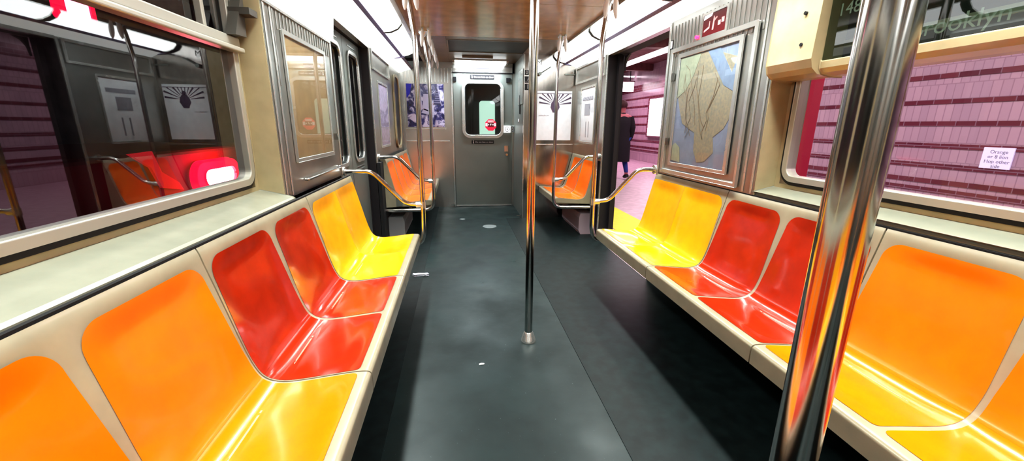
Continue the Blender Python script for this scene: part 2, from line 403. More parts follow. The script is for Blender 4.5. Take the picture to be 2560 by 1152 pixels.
# closed left door: two leaves
def door_leaf(parent, s, y0, y1, x):
    f_ = lambda a, b, d: (s * d, a, b)
    w0, w1, z0, z1 = y0 + .115, y1 - .115, .93, 1.80
    # leaf panel with a window hole
    o = [(y0, .012), (y1, .012), (y1, ZH - .005), (y0, ZH - .005)]
    m_ = MB(); inn = rr(w0, w1, z0, z1, .07, 6); 
    m_.ring(rr(y0, y1, .012, ZH - .005, .002, 6), inn, f_, x, x + .03)
    leaf = m_.obj('door_leaf', 'doorsteel', parent)
    MB().ring(rr(w0, w1, z0, z1, .07, 6, -.022), rr(w0, w1, z0, z1, .07, 6, .004), f_, x - .012, x - .0005).obj('window_frame', 'steelh', leaf, bevel=.004)
    MB().ring(rr(w0, w1, z0, z1, .07, 6, -.004), rr(w0, w1, z0, z1, .07, 6, .012), f_, x + .0, x + .012).obj('gasket', 'rubber', leaf)
    MB().sheet(rr(w0, w1, z0, z1, .07, 6, .004), f_, x + .013).obj('pane', 'glassD', leaf)
    g = MB()
    for z in (.835, .862, 1.855): g.box((s * (x - .005), w0 + .03, z), (s * (x - .0005), w1 - .03, z + .008))
    g.each('vent_slot', 'steelh', leaf)
    return leaf
ym = (YD0 + YD1) / 2
dr = thing('door_1', 'closed stainless double sliding doors on the left side with tall rounded windows', 'door', (-1.28, ym, 0), kind='structure')
door_leaf(dr, -1, YD0 + .006, ym - .006, 1.268); door_leaf(dr, -1, ym + .006, YD1 - .055, 1.268)
box((-1.268, ym - .0055, .012), (-1.29, ym + .0055, ZH - .005)).obj('door_seal', 'rubber', dr)
box((-1.262, YD1 - .054, .012), (-1.30, YD1 - .007, ZH - .005)).obj('door_seal', 'pocket', dr)
# open right door: leading edges of the leaves slid into their pockets
dr = thing('door_2', 'open right side doorway with its door leaves slid away into the wall', 'door', (1.27, ym, 0), kind='structure')
for y0, y1 in ((YD0 + .0065, YD0 + .022), (YD1 - .06, YD1 - .0065)):
    box((1.235, y0, .012), (1.275, y1, ZH - .004)).obj('door_leaf', 'pocket', dr)
MB().prism([(YD1 - .061, ZH - .006), (YD1 - .061, ZH - .15), (YD1 - .075, ZH - .08), (YD1 - .11, ZH - .035), (YD1 - .18, ZH - .006)], YZ, 1.285, 1.305).obj('corner_fillet', 'pocket', dr)
# rear doors (closed, behind the camera)
for k, s in ((3, -1), (4, 1)):
    dr = thing('door_%d' % k, 'closed rear double doors on the %s side behind the camera' % SIDE[s], 'door', (s * 1.27, -2.9, 0), kind='structure')
    for a, b in ((-3.5, -2.895), (-2.885, -2.28)): door_leaf(dr, s, a, b, WW[s] - .03)

# ------------------------------------------------------------------ end wall (y = YE)
ew = MB()
ew.box((-1.25, YE, 0), (-.435, YE + .04, 2.10)); ew.box((-.435, YE, 1.965), (.47, YE + .04, 2.10)); ew.box((.435, YE, 0), (.47, YE + .04, 2.10))
struct('wall_back', ew, 'steel')
rb = MB(); x = -1.10
while x < -.47: rb.box((x, YE - .005, 1.82), (x + .014, YE, 2.02)); x += .045
struct('trim_40', rb, 'steelh', bevel=.002)
tr = MB(); tr.box((-.462, YE - .012, 0), (-.437, YE, 2.02)); tr.box((-1.13, YE - .012, .985), (-.50, YE, 1.005)); tr.box((-1.13, YE - .008, 1.165), (-.55, YE, 1.178))
tr.box((-1.175, YE - .010, .86), (-1.13, YE, 2.02))
struct('trim_41', tr, 'steelh', bevel=.003)
hd = MB().box((-.43, YE - .02, 1.970), (.43, YE - .001, 2.045)); struct('trim_42', hd, 'steelh')
box((-.44, YE - .024, 1.957), (.45, YE - .001, 1.968)).obj('trim_43', 'black', kind='structure')
# end door
ed = thing('door_5', 'grey steel end door with a rounded window and black Do not lean on door strips', 'door', (0, YE, 0), kind='structure')
MB().ring(rr(-.43, .43, .012, 1.955, .004, 6), rr(-.27, .265, 1.085, 1.815, .075, 6), XZ, YE - .012, YE + .02).obj('door_leaf', 'doorsteel', ed)
MB().ring(rr(-.27, .265, 1.085, 1.815, .075, 6, -.035), rr(-.27, .265, 1.085, 1.815, .075, 6, .004), XZ, YE - .028, YE - .0125).obj('window_frame', 'steelh', ed, bevel=.006)
MB().ring(rr(-.27, .265, 1.085, 1.815, .075, 6, -.001), rr(-.27, .265, 1.085, 1.815, .075, 6, .014), XZ, YE - .010, YE + .004).obj('gasket', 'rubber', ed)
MB().sheet(rr(-.27, .265, 1.085, 1.815, .075, 6, .001), XZ, YE + .005).obj('pane', 'glassD', ed)
lk = MB(); lk.box((.315, YE - .022, .845), (.375, YE - .0125, .93)); lk.tube([(.35, YE - .02, .80), (.35, YE - .05, .80)], .018); lk.tube([(.35, YE - .02, .90), (.35, YE - .04, .90)], .012)
lk.obj('lock', 'chrome', ed)
bk = MB(); bk.box((-.425, YE - .03, 1.84), (-.385, YE - .013, 1.90)); bk.box((.34, YE - .035, 1.84), (.40, YE - .013, 1.90)); bk.each('bumper', 'black', ed)
box((-.43, YE - .016, .008), (.43, YE - .0125, .03)).obj('kick_strip', 'steelh', ed)
def strip_sign(parent, x0, x1, z0, z1, y, txt, size, fg='white', bg='black', icon=True):
    p = MB().prism(rr(x0, x1, z0, z1, .008, 3), XZ, y - .003, y).obj('sign_plate', bg, parent)
    text_mesh('lettering', txt, size, fg, M_end((x0 + x1) / 2 + (.022 if icon else 0), y - .0042, (z0 + z1) / 2), p)
    if icon:
        ic = MB(); cx = x0 + .028; zc = (z0 + z1) / 2
        ic.prism(rr(cx - .005, cx + .006, zc - .02, zc + .009, .004, 3), XZ, y - .0045, y - .0031); ic.prism(rr(cx - .005, cx + .006, zc + .012, zc + .023, .0049, 4), XZ, y - .0045, y - .0031)
        ic.obj('pictogram', fg, p)
    return p
strip_sign(ed, -.186, .165, 1.875, 1.935, YE - .0125, 'Do not lean on door', .034)
strip_sign(ed, -.180, .158, .960, 1.010, YE - .0125, 'Do not lean on door', .032)
sg = thing('door_header_sign', 'small pale sign on the header above the end door', 'sign', (-.02, YE - .02, 2.0))
p = MB().prism(rr(-.135, .09, 1.978, 2.030, .010, 3), XZ, YE - .024, YE - .0205).obj('sign_plate', 'greyink', sg)
text_mesh('lettering', 'No smoking', .036, 'white', M_end(-.005, YE - .0252, 2.004), p)
MB().prism(rr(-.128, -.092, 1.986, 2.022, .0179, 5), XZ, YE - .0255, YE - .0241).obj('pictogram', 'white', p)
# octagonal sticker on the end window
oc = thing('octagonal_sticker', 'red octagonal warning sticker on the glass of the end door window', 'sticker', (.108, YE, 1.21))
R_ = .083; cz_ = 1.235
octo = [(.112 + R_ * math.cos(PI / 8 + k * PI / 4) / math.cos(PI / 8), cz_ + R_ * math.sin(PI / 8 + k * PI / 4) / math.cos(PI / 8)) for k in range(8)]
MB().prism(octo, XZ, YE + .0020, YE + .0045).obj('sticker_face', 'pinkred', oc)
w_ = MB()
for sx in (-1, 1): w_.box((.112 + sx * .048, YE + .001, 1.215), (.112 + sx * .079, YE + .0019, 1.262))
for sx in (-.033, .033): w_.prism(rr(.112 + sx - .008, .112 + sx + .008, 1.228, 1.25, .0075, 4), XZ, YE + .001, YE + .0019)
w_.prism(rr(.066, .158, 1.272, 1.300, .008, 3), XZ, YE + .001, YE + .0019); w_.prism([(.108, 1.222), (.122, 1.245), (.116, 1.262), (.100, 1.240)], XZ, YE + .001, YE + .0019)
w_.each('white_mark', 'white', oc)
d_ = MB().prism(rr(.066, .158, 1.208, 1.268, .004, 3), XZ, YE + .0015, YE + .00195).obj('dark_band', 'redprint', oc)
text_mesh('lettering', 'DANGER', .022, 'pinkred', M_end(.112, YE + .0006, 1.285), oc)
# ceiling light over the end door
t = thing('door_light', 'short white lit fluorescent fixture above the end door', 'ceiling light', (-.05, 6.10, 2.07))
MB().prism([(5.98, 2.098), (6.00, 2.068), (6.06, 2.052), (6.16, 2.052), (6.19, 2.07), (6.20, 2.098)], lambda a, b, d: (d, a, b), -.40, .31).obj('diffuser', 'lens', t)
fr = MB(); fr.box((-.43, 5.97, 2.06), (-.401, 6.21, 2.099)); fr.box((.311, 5.97, 2.06), (.34, 6.21, 2.099)); fr.box((-.43, 5.94, 2.085), (.34, 5.969, 2.099)); fr.obj('frame', 'steelh', t)
tb = MB(); tb.box((-.30, 5.66, 2.075), (.10, 5.74, 2.099)); tb.obj('ceiling_bracket', 'ceil2', label='slim bracket on the ceiling just before the door light', category='bracket')
# view through the end window: next car's end wall, lit
nc = thing('next_car_end', 'dim end wall of the next car seen through the end door window', 'train car', (0, 7.0, 0))
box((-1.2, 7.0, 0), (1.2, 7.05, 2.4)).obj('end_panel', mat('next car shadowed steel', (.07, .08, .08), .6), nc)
MB().prism(rr(-.02, .24, .7, 1.62, .05, 5), XZ, 6.985, 6.999).obj('lit_window', mat('next car lit window', (.4, .5, .45), .5, emit=(.62, .85, .72), es=.85), nc)
# posters on the left half of the end wall
po = thing('wall_poster', 'dark blue and white photographic poster on the end wall left of the end door', 'poster', (-.835, YE, 1.2))
def nightposter():
    m = mat('night photo print', (.1, .1, .3), .3, coat=.6); nt = m.node_tree; n = nt.nodes; l = nt.links; b = n['Principled BSDF']
    tc = n.new('ShaderNodeTexCoord'); nz = n.new('ShaderNodeTexNoise'); nz.inputs['Scale'].default_value = 9; nz.inputs['Detail'].default_value = 5; nz.inputs['Distortion'].default_value = 1.2
    l.new(tc.outputs['Object'], nz.inputs['Vector']); r = n.new('ShaderNodeValToRGB'); cr = r.color_ramp
    cr.elements[0].position = .34; cr.elements[0].color = (.012, .012, .05, 1); cr.elements[1].position = .58; cr.elements[1].color = (.75, .76, 1, 1)
    e = cr.elements.new(.46); e.color = (.05, .05, .25, 1)
    l.new(nz.outputs['Fac'], r.inputs[0]); l.new(r.outputs[0], b.inputs['Base Color']); return m
box((-1.10, YE - .010, 1.20), (-.57, YE - .001, 1.80)).obj('print', nightposter(), po)
pz = MB(); pz.prism([(-1.098, 1.60), (-1.098, 1.798), (-1.02, 1.798), (-1.05, 1.66)], XZ, YE - .0125, YE - .0105); pz.obj('blue_patch', mat('bright blue ink', (.05, .05, .75), .4), po)
pz = MB(); pz.prism([(-1.00, 1.50), (-.98, 1.76), (-.90, 1.77), (-.88, 1.45), (-.95, 1.40)], XZ, YE - .0128, YE - .0106); pz.prism([(-.88, 1.45), (-.80, 1.42), (-.79, 1.66), (-.86, 1.66)], XZ, YE - .0128, YE - .0106)
pz.prism([(-.90, 1.40), (-.74, 1.36), (-.70, 1.40), (-.86, 1.46)], XZ, YE - .0128, YE - .0106); pz.prism([(-.70, 1.22), (-.68, 1.30), (-.66, 1.24), (-.60, 1.22)], XZ, YE - .0128, YE - .0106)
pz.each('pale_shape', mat('pale lavender ink', (.62, .62, .85), .4), po)
pz = MB(); pz.prism([(-.72, 1.52), (-.665, 1.74), (-.615, 1.52)], XZ, YE - .0128, YE - .0106); pz.obj('gable', mat('slate ink', (.10, .10, .22), .4), po)
gl = MB()
for k in range(6): gl.box((-.715 + k * .008, YE - .0138, 1.54 + k * .03), (-.625 - k * .004, YE - .0129, 1.548 + k * .03))
gl.prism([(-.665, 1.745), (-.655, 1.75), (-.60, 1.50), (-.615, 1.51)], XZ, YE - .0138, YE - .0129); gl.each('gable_line', mat('light line ink', (.5, .5, .72), .4), po)
box((-1.12, YE - .006, 1.183), (-.55, YE - .0002, 1.197)).obj('poster_ledge', 'steelh', po)
# door stops
for (x, y) in ((-.46, 6.20), (.44, 5.33)):
    MB().box((x - .055, y, .035), (x, y + .02, .045)).tube([(x, y + .01, .006), (x, y + .01, .05)], .012).obj('door_stop', 'chrome', label='small chrome door stop at the floor %s' % ('left of the end door' if x < 0 else 'at the corner of the cab wall'), category='door stop')
# cream grab strip / arched side pane near the left end
t = thing('window_5', 'narrow arched side panel with a cream edge by the end wall', 'window', (-1.19, 5.85, .95), kind='structure')
MB().ring(rr(5.56, 6.03, .93, 1.86, .16, 8), rr(5.56, 6.03, .93, 1.86, .16, 8, .035), lambda a, b, d: (-d, a, b), 1.165, 1.189).obj('window_frame', 'cream', t, bevel=.006)
MB().prism(rr(5.56, 6.03, .93, 1.86, .16, 8, .036), lambda a, b, d: (-d, a, b), 1.180, 1.189).obj('pane', 'black', t)

# ------------------------------------------------------------------ cab (right far corner)
XB = .465
cb = MB(); cb.box((XB, 5.35, 0), (1.24, 5.40, 2.10))
struct('wall_cab', cb, noisy(mat('polished cab wall steel', (.52, .50, .47), .16, 1.), scale=(6, 6, 1), amt=.1, nscale=2, rough_amt=.05))
cb = MB(); cb.box((XB, 5.401, 0), (XB + .04, YE, 2.10)); struct('wall_cab_side', cb, 'doorsteel')
tr = MB(); tr.box((XB - .004, 5.342, 0), (XB + .008, 5.349, 2.09)); tr.box((XB + .145, 5.340, 0), (XB + .160, 5.349, 2.09)); tr.box((XB + .17, 5.340, .985), (1.13, 5.349, .995))
tr.box((XB - .010, 5.402, 1.5), (XB - .001, 5.80, 1.93)); struct('trim_50', tr, 'steelh', bevel=.003)
dh = MB(); dh.box((XB - .012, 5.62, 1.38), (XB - .001, 5.66, 1.62)); dh.obj('handle_slot', 'black', label='black vertical recessed handle on the cab side wall', category='handle')
lb = thing('latch_box', 'pale latch plate with two round discs right of the end door window', 'latch', (.36, YE - .1, 1.12))
box((.305, YE - .035, 1.125), (.405, YE - .0125, 1.225)).obj('latch_plate', 'card', lb, bevel=.004)
box((.4055, YE - .038, 1.125), (.463, YE - .0125, 1.225)).obj('latch_plate', 'steelh', lb, bevel=.004)
k = MB(); k.ring(rr(.318, .392, 1.138, 1.212, .0369, 6), rr(.318, .392, 1.138, 1.212, .0369, 6, .007), XZ, YE - .040, YE - .0355); k.tube([(.355, YE - .045, 1.175), (.355, YE - .036, 1.175)], .010); k.obj('keyhole_disc', 'ink', lb)
k = MB(); k.ring(rr(.412, .458, 1.138, 1.212, .022, 6), rr(.412, .458, 1.138, 1.212, .022, 6, .005), XZ, YE - .043, YE - .0385); k.tube([(.435, YE - .047, 1.175), (.435, YE - .039, 1.175)], .007); k.obj('keyhole_disc', 'ink', lb)
sm_ = MB(); sm_.box((XB - .006, 5.70, 1.28), (XB - .001, 5.78, 1.32)); sm_.obj('small_label', 'white', label='small white label stuck on the cab side wall', category='label')
# number stickers on the cab post
def post_sticker(z0, z1, x0, x1, txt, lab, bg='black', fg='white', size=None):
    t = thing('number_sticker', lab, 'sticker', ((x0 + x1) / 2, 5.349, z0))
    box((x0, 5.3455, z0), (x1, 5.349, z1)).obj('sticker_face', bg, t)
    if txt: text_mesh('lettering', txt, size or (z1 - z0) * .95, fg, M_end((x0 + x1) / 2, 5.3448, (z0 + z1) / 2), t)
post_sticker(1.845, 1.905, .475, .525, '0', 'small black sticker with a white 0, topmost on the cab corner post')
post_sticker(1.765, 1.83, .475, .575, 'A', 'black sticker with a white mark, second from the top of the cab corner post')
post_sticker(1.665, 1.745, .475, .590, '13', 'black number sticker reading 13 on the cab corner post')
post_sticker(1.752, 1.762, .475, .590, '', 'thin dark strip label above the 13 sticker on the cab corner post')
post_sticker(1.955, 2.03, .63, .68, 'M', 'pale sticker with a bold black M high on the cab wall', 'card', 'black', .085)
# cab window-wiper like lever
lv = MB(); lv.tube([(.66, 5.345, 1.86), (.66, 5.30, 1.86)], .022); lv.tube([(.66, 5.31, 1.86), (.80, 5.31, 1.945)], .007)
lv.obj('lever', 'doorsteel', label='dark angled lever high on the cab wall above the white poster', category='lever')
# white sunburst poster
po = thing('sunburst_poster', 'white poster with black sunburst rays around a dark rounded figure on the cab wall', 'poster', (.86, 5.349, 1.04))
box((.625, 5.342, 1.045), (1.095, 5.349, 1.66)).obj('print', 'paper', po)
ry = MB(); cx, cz0 = .875, 1.49
for a in (8, 24, 38, 52, 66, 82, 98, 114, 128, 142, 156, 172):
    t = math.radians(a); d = Vector((math.cos(t), math.sin(t))); nn = Vector((-d.y, d.x))
    L = min((.21 / abs(d.x)) if abs(d.x) > .01 else 9, (.135 / d.y) if d.y > .01 else 9); L2 = L
    p0 = Vector((cx, cz0)) + d * .06; p1 = Vector((cx, cz0)) + d * max(.07, L2); wd = .011 if a % 4 == 0 else .006
    ry.prism([tuple(p0 - nn * .002), tuple(p1 - nn * wd), tuple(p1 + nn * wd), tuple(p0 + nn * .002)], XZ, 5.3405, 5.3418)
ry.box((.63, 5.3405, 1.626), (1.09, 5.3418, 1.632)); ry.each('ray', 'ink', po)
fg = MB(); fg.prism([(.835, 1.425), (.815, 1.46), (.825, 1.515), (.850, 1.545), (.875, 1.555), (.900, 1.545), (.925, 1.515), (.935, 1.46), (.915, 1.425), (.905, 1.40), (.845, 1.40)], XZ, 5.338, 5.3404)
fg.prism(rr(.852, .898, 1.54, 1.59, .0229, 6), XZ, 5.338, 5.3404); fg.obj('figure', 'ink', po)
text_mesh('lettering', 'waiting for you', .022, 'greyink', M_end(.73, 5.3400, 1.36), po)
# small frame above the poster at the right, cab wall corner ledge
t = MB(); t.box((.99, 5.325, 1.855), (1.12, 5.349, 1.87)); t.obj('wall_clip', 'doorsteel', label='short dark clip rail high on the cab wall near the corner', category='rail')

# ------------------------------------------------------------------ framed panels on side walls
def framed_panel(name, label, cat, s, y0, y1, z0, z1, printm, cover='acry', fw=.02, dep=.012):
    w = W[s]; t = thing(name, label, cat, (s * w, (y0 + y1) / 2, z0)); f_ = lambda a, b, d: (s * d, a, b)
    MB().ring([(y0, z0), (y1, z0), (y1, z1), (y0, z1)], [(y0 + fw, z0 + fw), (y1 - fw, z0 + fw), (y1 - fw, z1 - fw), (y0 + fw, z1 - fw)], f_, w - dep, w - .0005).obj('frame', 'steelh', t, bevel=.003)
    MB().box((s * (w - .004), y0 + fw, z0 + fw), (s * (w - .0005), y1 - fw, z1 - fw)).obj('print', printm, t)
    MB().sheet([(y0 + fw, z0 + fw), (y1 - fw, z0 + fw), (y1 - fw, z1 - fw), (y0 + fw, z1 - fw)], f_, w - .0085).obj('clear_cover', cover, t)
    return t
bm_ = noisy(mat('beige board', (.40, .29, .15), .35), amt=.12, nscale=1.5)
t = framed_panel('advertisement_frame', 'empty beige advertisement board in a steel frame on the left panel beside the window', 'advertisement', -1, 2.17, 2.80, 1.04, 1.655, bm_, glass('board cover', .12))
hb = MB(); hb.tube(fillet([(-1.187, 2.26, .945), (-1.172, 2.26, .945), (-1.172, 2.90, .952), (-1.187, 2.90, .952)], .01), .007); hb.obj('rod', 'chrome', label='thin steel rod low on the left stainless panel under the beige board', category='rod')
# small latch on left panel
MB().box((-1.17, 2.86, 1.13), (-1.1895, 2.885, 1.17)).obj('latch', 'chrome', label='small chrome latch on the left stainless panel near the door', category='latch')
blue = noisy(mat('map water', (.25, .31, .43), .4), amt=.10, nscale=2)
# subway map: outer tray with map frame inside
t = thing('subway_map', 'framed transit map with tan land and blue water on the right stainless panel', 'map', (1.14, 2.45, .9))
f_ = lambda a, b, d: (d, a, b)
MB().ring([(2.03, .905), (2.885, .905), (2.885, 1.745), (2.03, 1.745)], [(2.055, .93), (2.86, .93), (2.86, 1.72), (2.055, 1.72)], f_, 1.118, 1.1345).obj('tray_frame', 'steelh', t, bevel=.004)
MB().ring([(2.135, .965), (2.785, .965), (2.785, 1.70), (2.135, 1.70)], [(2.165, .985), (2.76, .985), (2.76, 1.675), (2.165, 1.675)], f_, 1.122, 1.1345).obj('map_frame', 'steelh', t, bevel=.003)
MB().box((1.130, 2.160, .98), (1.1345, 2.765, 1.68)).obj('print', blue, t)
def poly_yz(pts): return [(y, z) for y, z in pts]
tan = noisy(mat('map land', (.38, .34, .24), .45), amt=.14, nscale=9, col2=(.27, .28, .23)); tan2 = noisy(mat('map land pale green', (.36, .42, .32), .45), amt=.1, nscale=5)
L1 = MB().prism([(2.755, 1.67), (2.40, 1.67), (2.17, 1.60), (2.168, 1.28), (2.21, 1.22), (2.30, 1.17), (2.28, 1.08), (2.36, 1.02), (2.44, 1.01), (2.49, 1.08), (2.50, 1.19), (2.58, 1.22), (2.66, 1.25), (2.70, 1.32), (2.74, 1.40), (2.757, 1.5)], f_, 1.1286, 1.1299); L1.obj('land', tan, t)
L2 = MB().prism([(2.755, 1.672), (2.52, 1.672), (2.58, 1.55), (2.66, 1.46), (2.757, 1.42)], f_, 1.1276, 1.1285); L2.prism([(2.755, 1.0), (2.64, .99), (2.66, 1.09), (2.72, 1.12), (2.757, 1.10)], f_, 1.1276, 1.1285); L2.each('park_land', tan2, t)
L3 = MB()
L3.prism([(2.45, 1.67), (2.33, 1.67), (2.20, 1.52), (2.17, 1.60), (2.168, 1.42), (2.26, 1.46)], f_, 1.1276, 1.1285); L3.obj('bay', noisy(mat('map bay', (.22, .30, .42), .45), amt=.1), t)
rt = MB(); rnd = random.Random(3)
for k in range(9):
    y, z = 2.30 + rnd.random() * .35, 1.15 + rnd.random() * .1; pts = [(y, z)]
    for j in range(5): y += (rnd.random() - .5) * .12; z += .04 + rnd.random() * .06; pts.append((min(2.73, max(2.20, y)), min(1.62, z)))
    for a, b in zip(pts[:-1], pts[1:]):
        d = Vector((b[0] - a[0], b[1] - a[1])).normalized(); n_ = Vector((-d.y, d.x)) * .0018
        rt.prism([(a[0] - n_.x, a[1] - n_.y), (b[0] - n_.x, b[1] - n_.y), (b[0] + n_.x, b[1] + n_.y), (a[0] + n_.x, a[1] + n_.y)], f_, 1.1268, 1.1275)
rt.obj('route_lines', mat('route line brown', (.25, .20, .14), .5), t)
MB().sheet([(2.165, .985), (2.76, .985), (2.76, 1.675), (2.165, 1.675)], f_, 1.1245).obj('clear_cover', glass('map cover', .04), t)
hg = MB()
for z in (1.10, 1.54): hg.box((1.121, 2.835, z), (1.1345, 2.855, z + .05))
hg.each('hinge', 'chrome', t)
# far panels
t = framed_panel('advertisement_frame', 'narrow lavender tinted advertisement on the left wall past the side door', 'advertisement', -1, 4.52, 5.10, .99, 1.665, noisy(mat('lavender print', (.42, .38, .52), .4), amt=.3, nscale=5))
fr = MB().ring([(4.26, 1.745), (5.30, 1.745), (5.30, 1.93), (4.26, 1.93)], [(4.29, 1.765), (5.27, 1.765), (5.27, 1.91), (4.29, 1.91)], lambda a, b, d: (-d, a, b), 1.172, 1.189); struct('trim_60', fr, 'steelh', bevel=.003)
t = framed_panel('advertisement_frame', 'pale blue framed notice on the right wall beside the cab', 'advertisement', 1, 4.52, 5.06, 1.03, 1.675, 'paper')
zz = MB(); zz.box((1.1340, 4.70, 1.35), (1.1355, 4.90, 1.48)); zz.box((1.1340, 4.72, 1.10), (1.1355, 4.74, 1.28)); zz.box((1.1340, 4.82, 1.10), (1.1355, 4.84, 1.28)); zz.box((1.1340, 4.60, 1.52), (1.1355, 4.98, 1.56)); zz.each('grey_print', 'greyink', t)
fr = MB().ring([(4.24, 1.735), (5.30, 1.735), (5.30, 1.93), (4.24, 1.93)], [(4.27, 1.755), (5.27, 1.755), (5.27, 1.91), (4.27, 1.91)], f_, 1.122, 1.139); struct('trim_61', fr, 'steelh', bevel=.003)
# emergency sign
t = thing('emergency_sign', 'dark red instruction sign with pink pictograms above the transit map', 'sign', (1.14, 2.43, 1.76))
MB().box((1.1295, 2.318, 1.762), (1.1345, 2.54, 1.878)).obj('sign_plate', 'redprint', t)
MB().ring([(2.300, 1.750), (2.556, 1.750), (2.556, 1.893), (2.300, 1.893)], [(2.318, 1.762), (2.54, 1.762), (2.54, 1.880), (2.318, 1.880)], f_, 1.128, 1.1345).obj('frame', 'steelh', t)
pk = MB(); pk.prism([(2.525, 1.785), (2.47, 1.800), (2.47, 1.84), (2.478, 1.84), (2.480, 1.81), (2.525, 1.797)], f_, 1.1285, 1.1294)
pk.prism([(2.445, 1.785), (2.43, 1.785), (2.425, 1.83), (2.400, 1.845), (2.405, 1.852), (2.425, 1.845), (2.43, 1.86), (2.437, 1.86), (2.44, 1.83)], f_, 1.1285, 1.1294)
pk.box((1.1285, 2.365, 1.80), (1.1294, 2.39, 1.825)); pk.box((1.1285, 2.332, 1.808), (1.1294, 2.358, 1.835)); pk.each('pictogram_shape', mat('pink print', (.85, .45, .45), .5), t)
MB().prism([(2.535, 1.855), (2.46, 1.865), (2.45, 1.88), (2.535, 1.878)], f_, 1.1285, 1.1294).obj('corner_patch', 'card', t)
MB().tube([(1.138, 2.60, 1.775), (1.122, 2.60, 1.775)], .010).obj('indicator_lamp', 'redled', label='tiny red indicator lamp on the right panel left of the red sign', category='lamp')
t = thing('small_sticker', 'tiny white sticker with a black edge at the top corner by the open door', 'sticker', (1.14, 2.91, 1.78))
box((1.1285, 2.895, 1.755), (1.1310, 2.925, 1.815)).obj('sticker_edge', 'black', t); box((1.1265, 2.899, 1.762), (1.1284, 2.921, 1.808)).obj('sticker_face', 'white', t)

# ------------------------------------------------------------------ destination sign box over the right window
sb = thing('destination_sign', 'cream destination sign box with dark glass reading 148 St and Brooklyn above the right window', 'sign box', (1.2, .9, 1.44))
pf = [(1.142, 1.505), (1.142, 2.09), (1.30, 2.09), (1.30, 1.445), (1.245, 1.440), (1.20, 1.445), (1.160, 1.465), (1.146, 1.482)]
fxy = lambda a, b, d: (a, d, b)
MB().prism([(1.10, 1.51), (1.115, 1.93), (1.139, 1.95), (1.139, 2.09), (1.249, 2.09), (1.249, 1.440), (1.19, 1.442), (1.135, 1.455), (1.110, 1.475)], fxy, 1.640, 1.902).obj('end_housing', 'cream', sb, bevel=.006)
MB().prism([(1.138, 1.500), (1.249, 1.500), (1.249, 1.440), (1.20, 1.442), (1.155, 1.452), (1.140, 1.470)], fxy, -1.20, 1.638).obj('lower_housing', 'cream', sb, bevel=.005)
MB().box((1.150, -1.20, 1.92), (1.249, 1.638, 2.09)).obj('upper_housing', 'cream', sb)
MB().box((1.235, -1.20, 1.502), (1.249, 1.638, 1.918)).obj('back_board', mat('sign interior dark', (.012, .016, .012), .6), sb)
MB().sheet([(-1.19, 1.5005), (1.637, 1.5005), (1.637, 1.919), (-1.19, 1.919)], f_, 1.143).obj('sign_pane', 'signglass', sb)
lt = mat('faded sign letters', (.40, .42, .38), .6, emit=(.5, .55, .48), es=.28); M['letters'] = lt
text_mesh('lettering', '148 St', .066, 'letters', M_right(1.155, 1.615, 1.682), sb, align='LEFT')
text_mesh('lettering', 'Brooklyn', .072, 'letters', M_right(1.155, 1.045, 1.545), sb, align='RIGHT')
text_mesh('lettering', 'New Lots Av', .075, 'letters', M_right(1.155, .60, 1.60), sb)
sc_ = MB()
for (y, z) in ((1.72, 1.70), (1.715, 1.575)): sc_.tube([(1.109, y, z), (1.098, y, z)], .0075, 10)
sc_.each('screw_hole', 'black', sb)

# ------------------------------------------------------------------ benches
prof = [(.681, .372), (.681, .425), (.686, .4405), (.700, .446), (.74, .4455), (.80, .440), (.88, .431), (.945, .427), (.990, .436), (1.018, .458),
        (1.038, .50), (1.056, .56), (1.078, .65), (1.100, .74), (1.120, .82), (1.130, .862), (1.1365, .880)]
PR = [Vector((p.x, p.y)) for p in smooth_path([(a, b, 0) for a, b in prof], 5)]
NP = len(PR)
NR = []
for i in range(NP):
    d = (PR[min(i + 1, NP - 1)] - PR[max(i - 1, 0)]).normalized(); NR.append(Vector((-d.y, d.x)))
SLEN = [0.]
for i in range(1, NP): SLEN.append(SLEN[-1] + (PR[i] - PR[i - 1]).length)
def pos(sv):
    sv = max(0, min(SLEN[-1], sv))
    for i in range(1, NP):
        if SLEN[i] >= sv:
            t = (sv - SLEN[i - 1]) / max(1e-9, SLEN[i] - SLEN[i - 1]); return PR[i - 1].lerp(PR[i], t), NR[i - 1].lerp(NR[i], t)
    return PR[-1], NR[-1]
def s_at(test):
    for i in range(NP):
        if test(PR[i]): return SLEN[i]
S_front = s_at(lambda p: p.x > .716 and p.y > .43); S_crease = s_at(lambda p: p.x > 1.012); S_top = s_at(lambda p: p.y > .838)
S_flat = s_at(lambda p: p.x > .69)
def dish(sv):
    if sv < S_flat or sv > S_top + .02: return 0.
    a = min(1, (sv - S_flat) / .12); b = min(1, (S_top + .02 - sv) / .10)
    k = max(0., min(a, b)); k = k * k * (3 - 2 * k)
    return k * (.017 if sv > S_crease - .05 else .013)
def surf(s, sv, yl, yc, lift=0.):
    p, n = pos(sv); t = min(1, abs(2 * yl / P)); off = -dish(sv) * (1 - t ** 3.2) + lift
    return (s * (p.x + n.x * off), yc + yl, p.y + n.y * off)
def patch(s, s0, s1, yc, hwf, lift, lo=None, hi=None):
    nS, nY = 34, 18; vs = []
    for i in range(nS + 1):
        t = i / nS; t = .5 - .5 * math.cos(PI * t); sv = s0 + (s1 - s0) * t; a = -(lo or hwf)(sv); b = (hi or hwf)(sv)
        for j in range(nY + 1): vs.append(surf(s, sv, a + (b - a) * j / nY, yc, lift))
    fs = [(i * (nY + 1) + j, i * (nY + 1) + j + 1, (i + 1) * (nY + 1) + j + 1, (i + 1) * (nY + 1) + j) for i in range(nS) for j in range(nY)]
    return MB().add(vs, fs, True)
def corner(dist, r):
    if dist >= r: return 0.
    return r - math.sqrt(max(0, r * r - (r - dist) ** 2))
SEATI = [0]
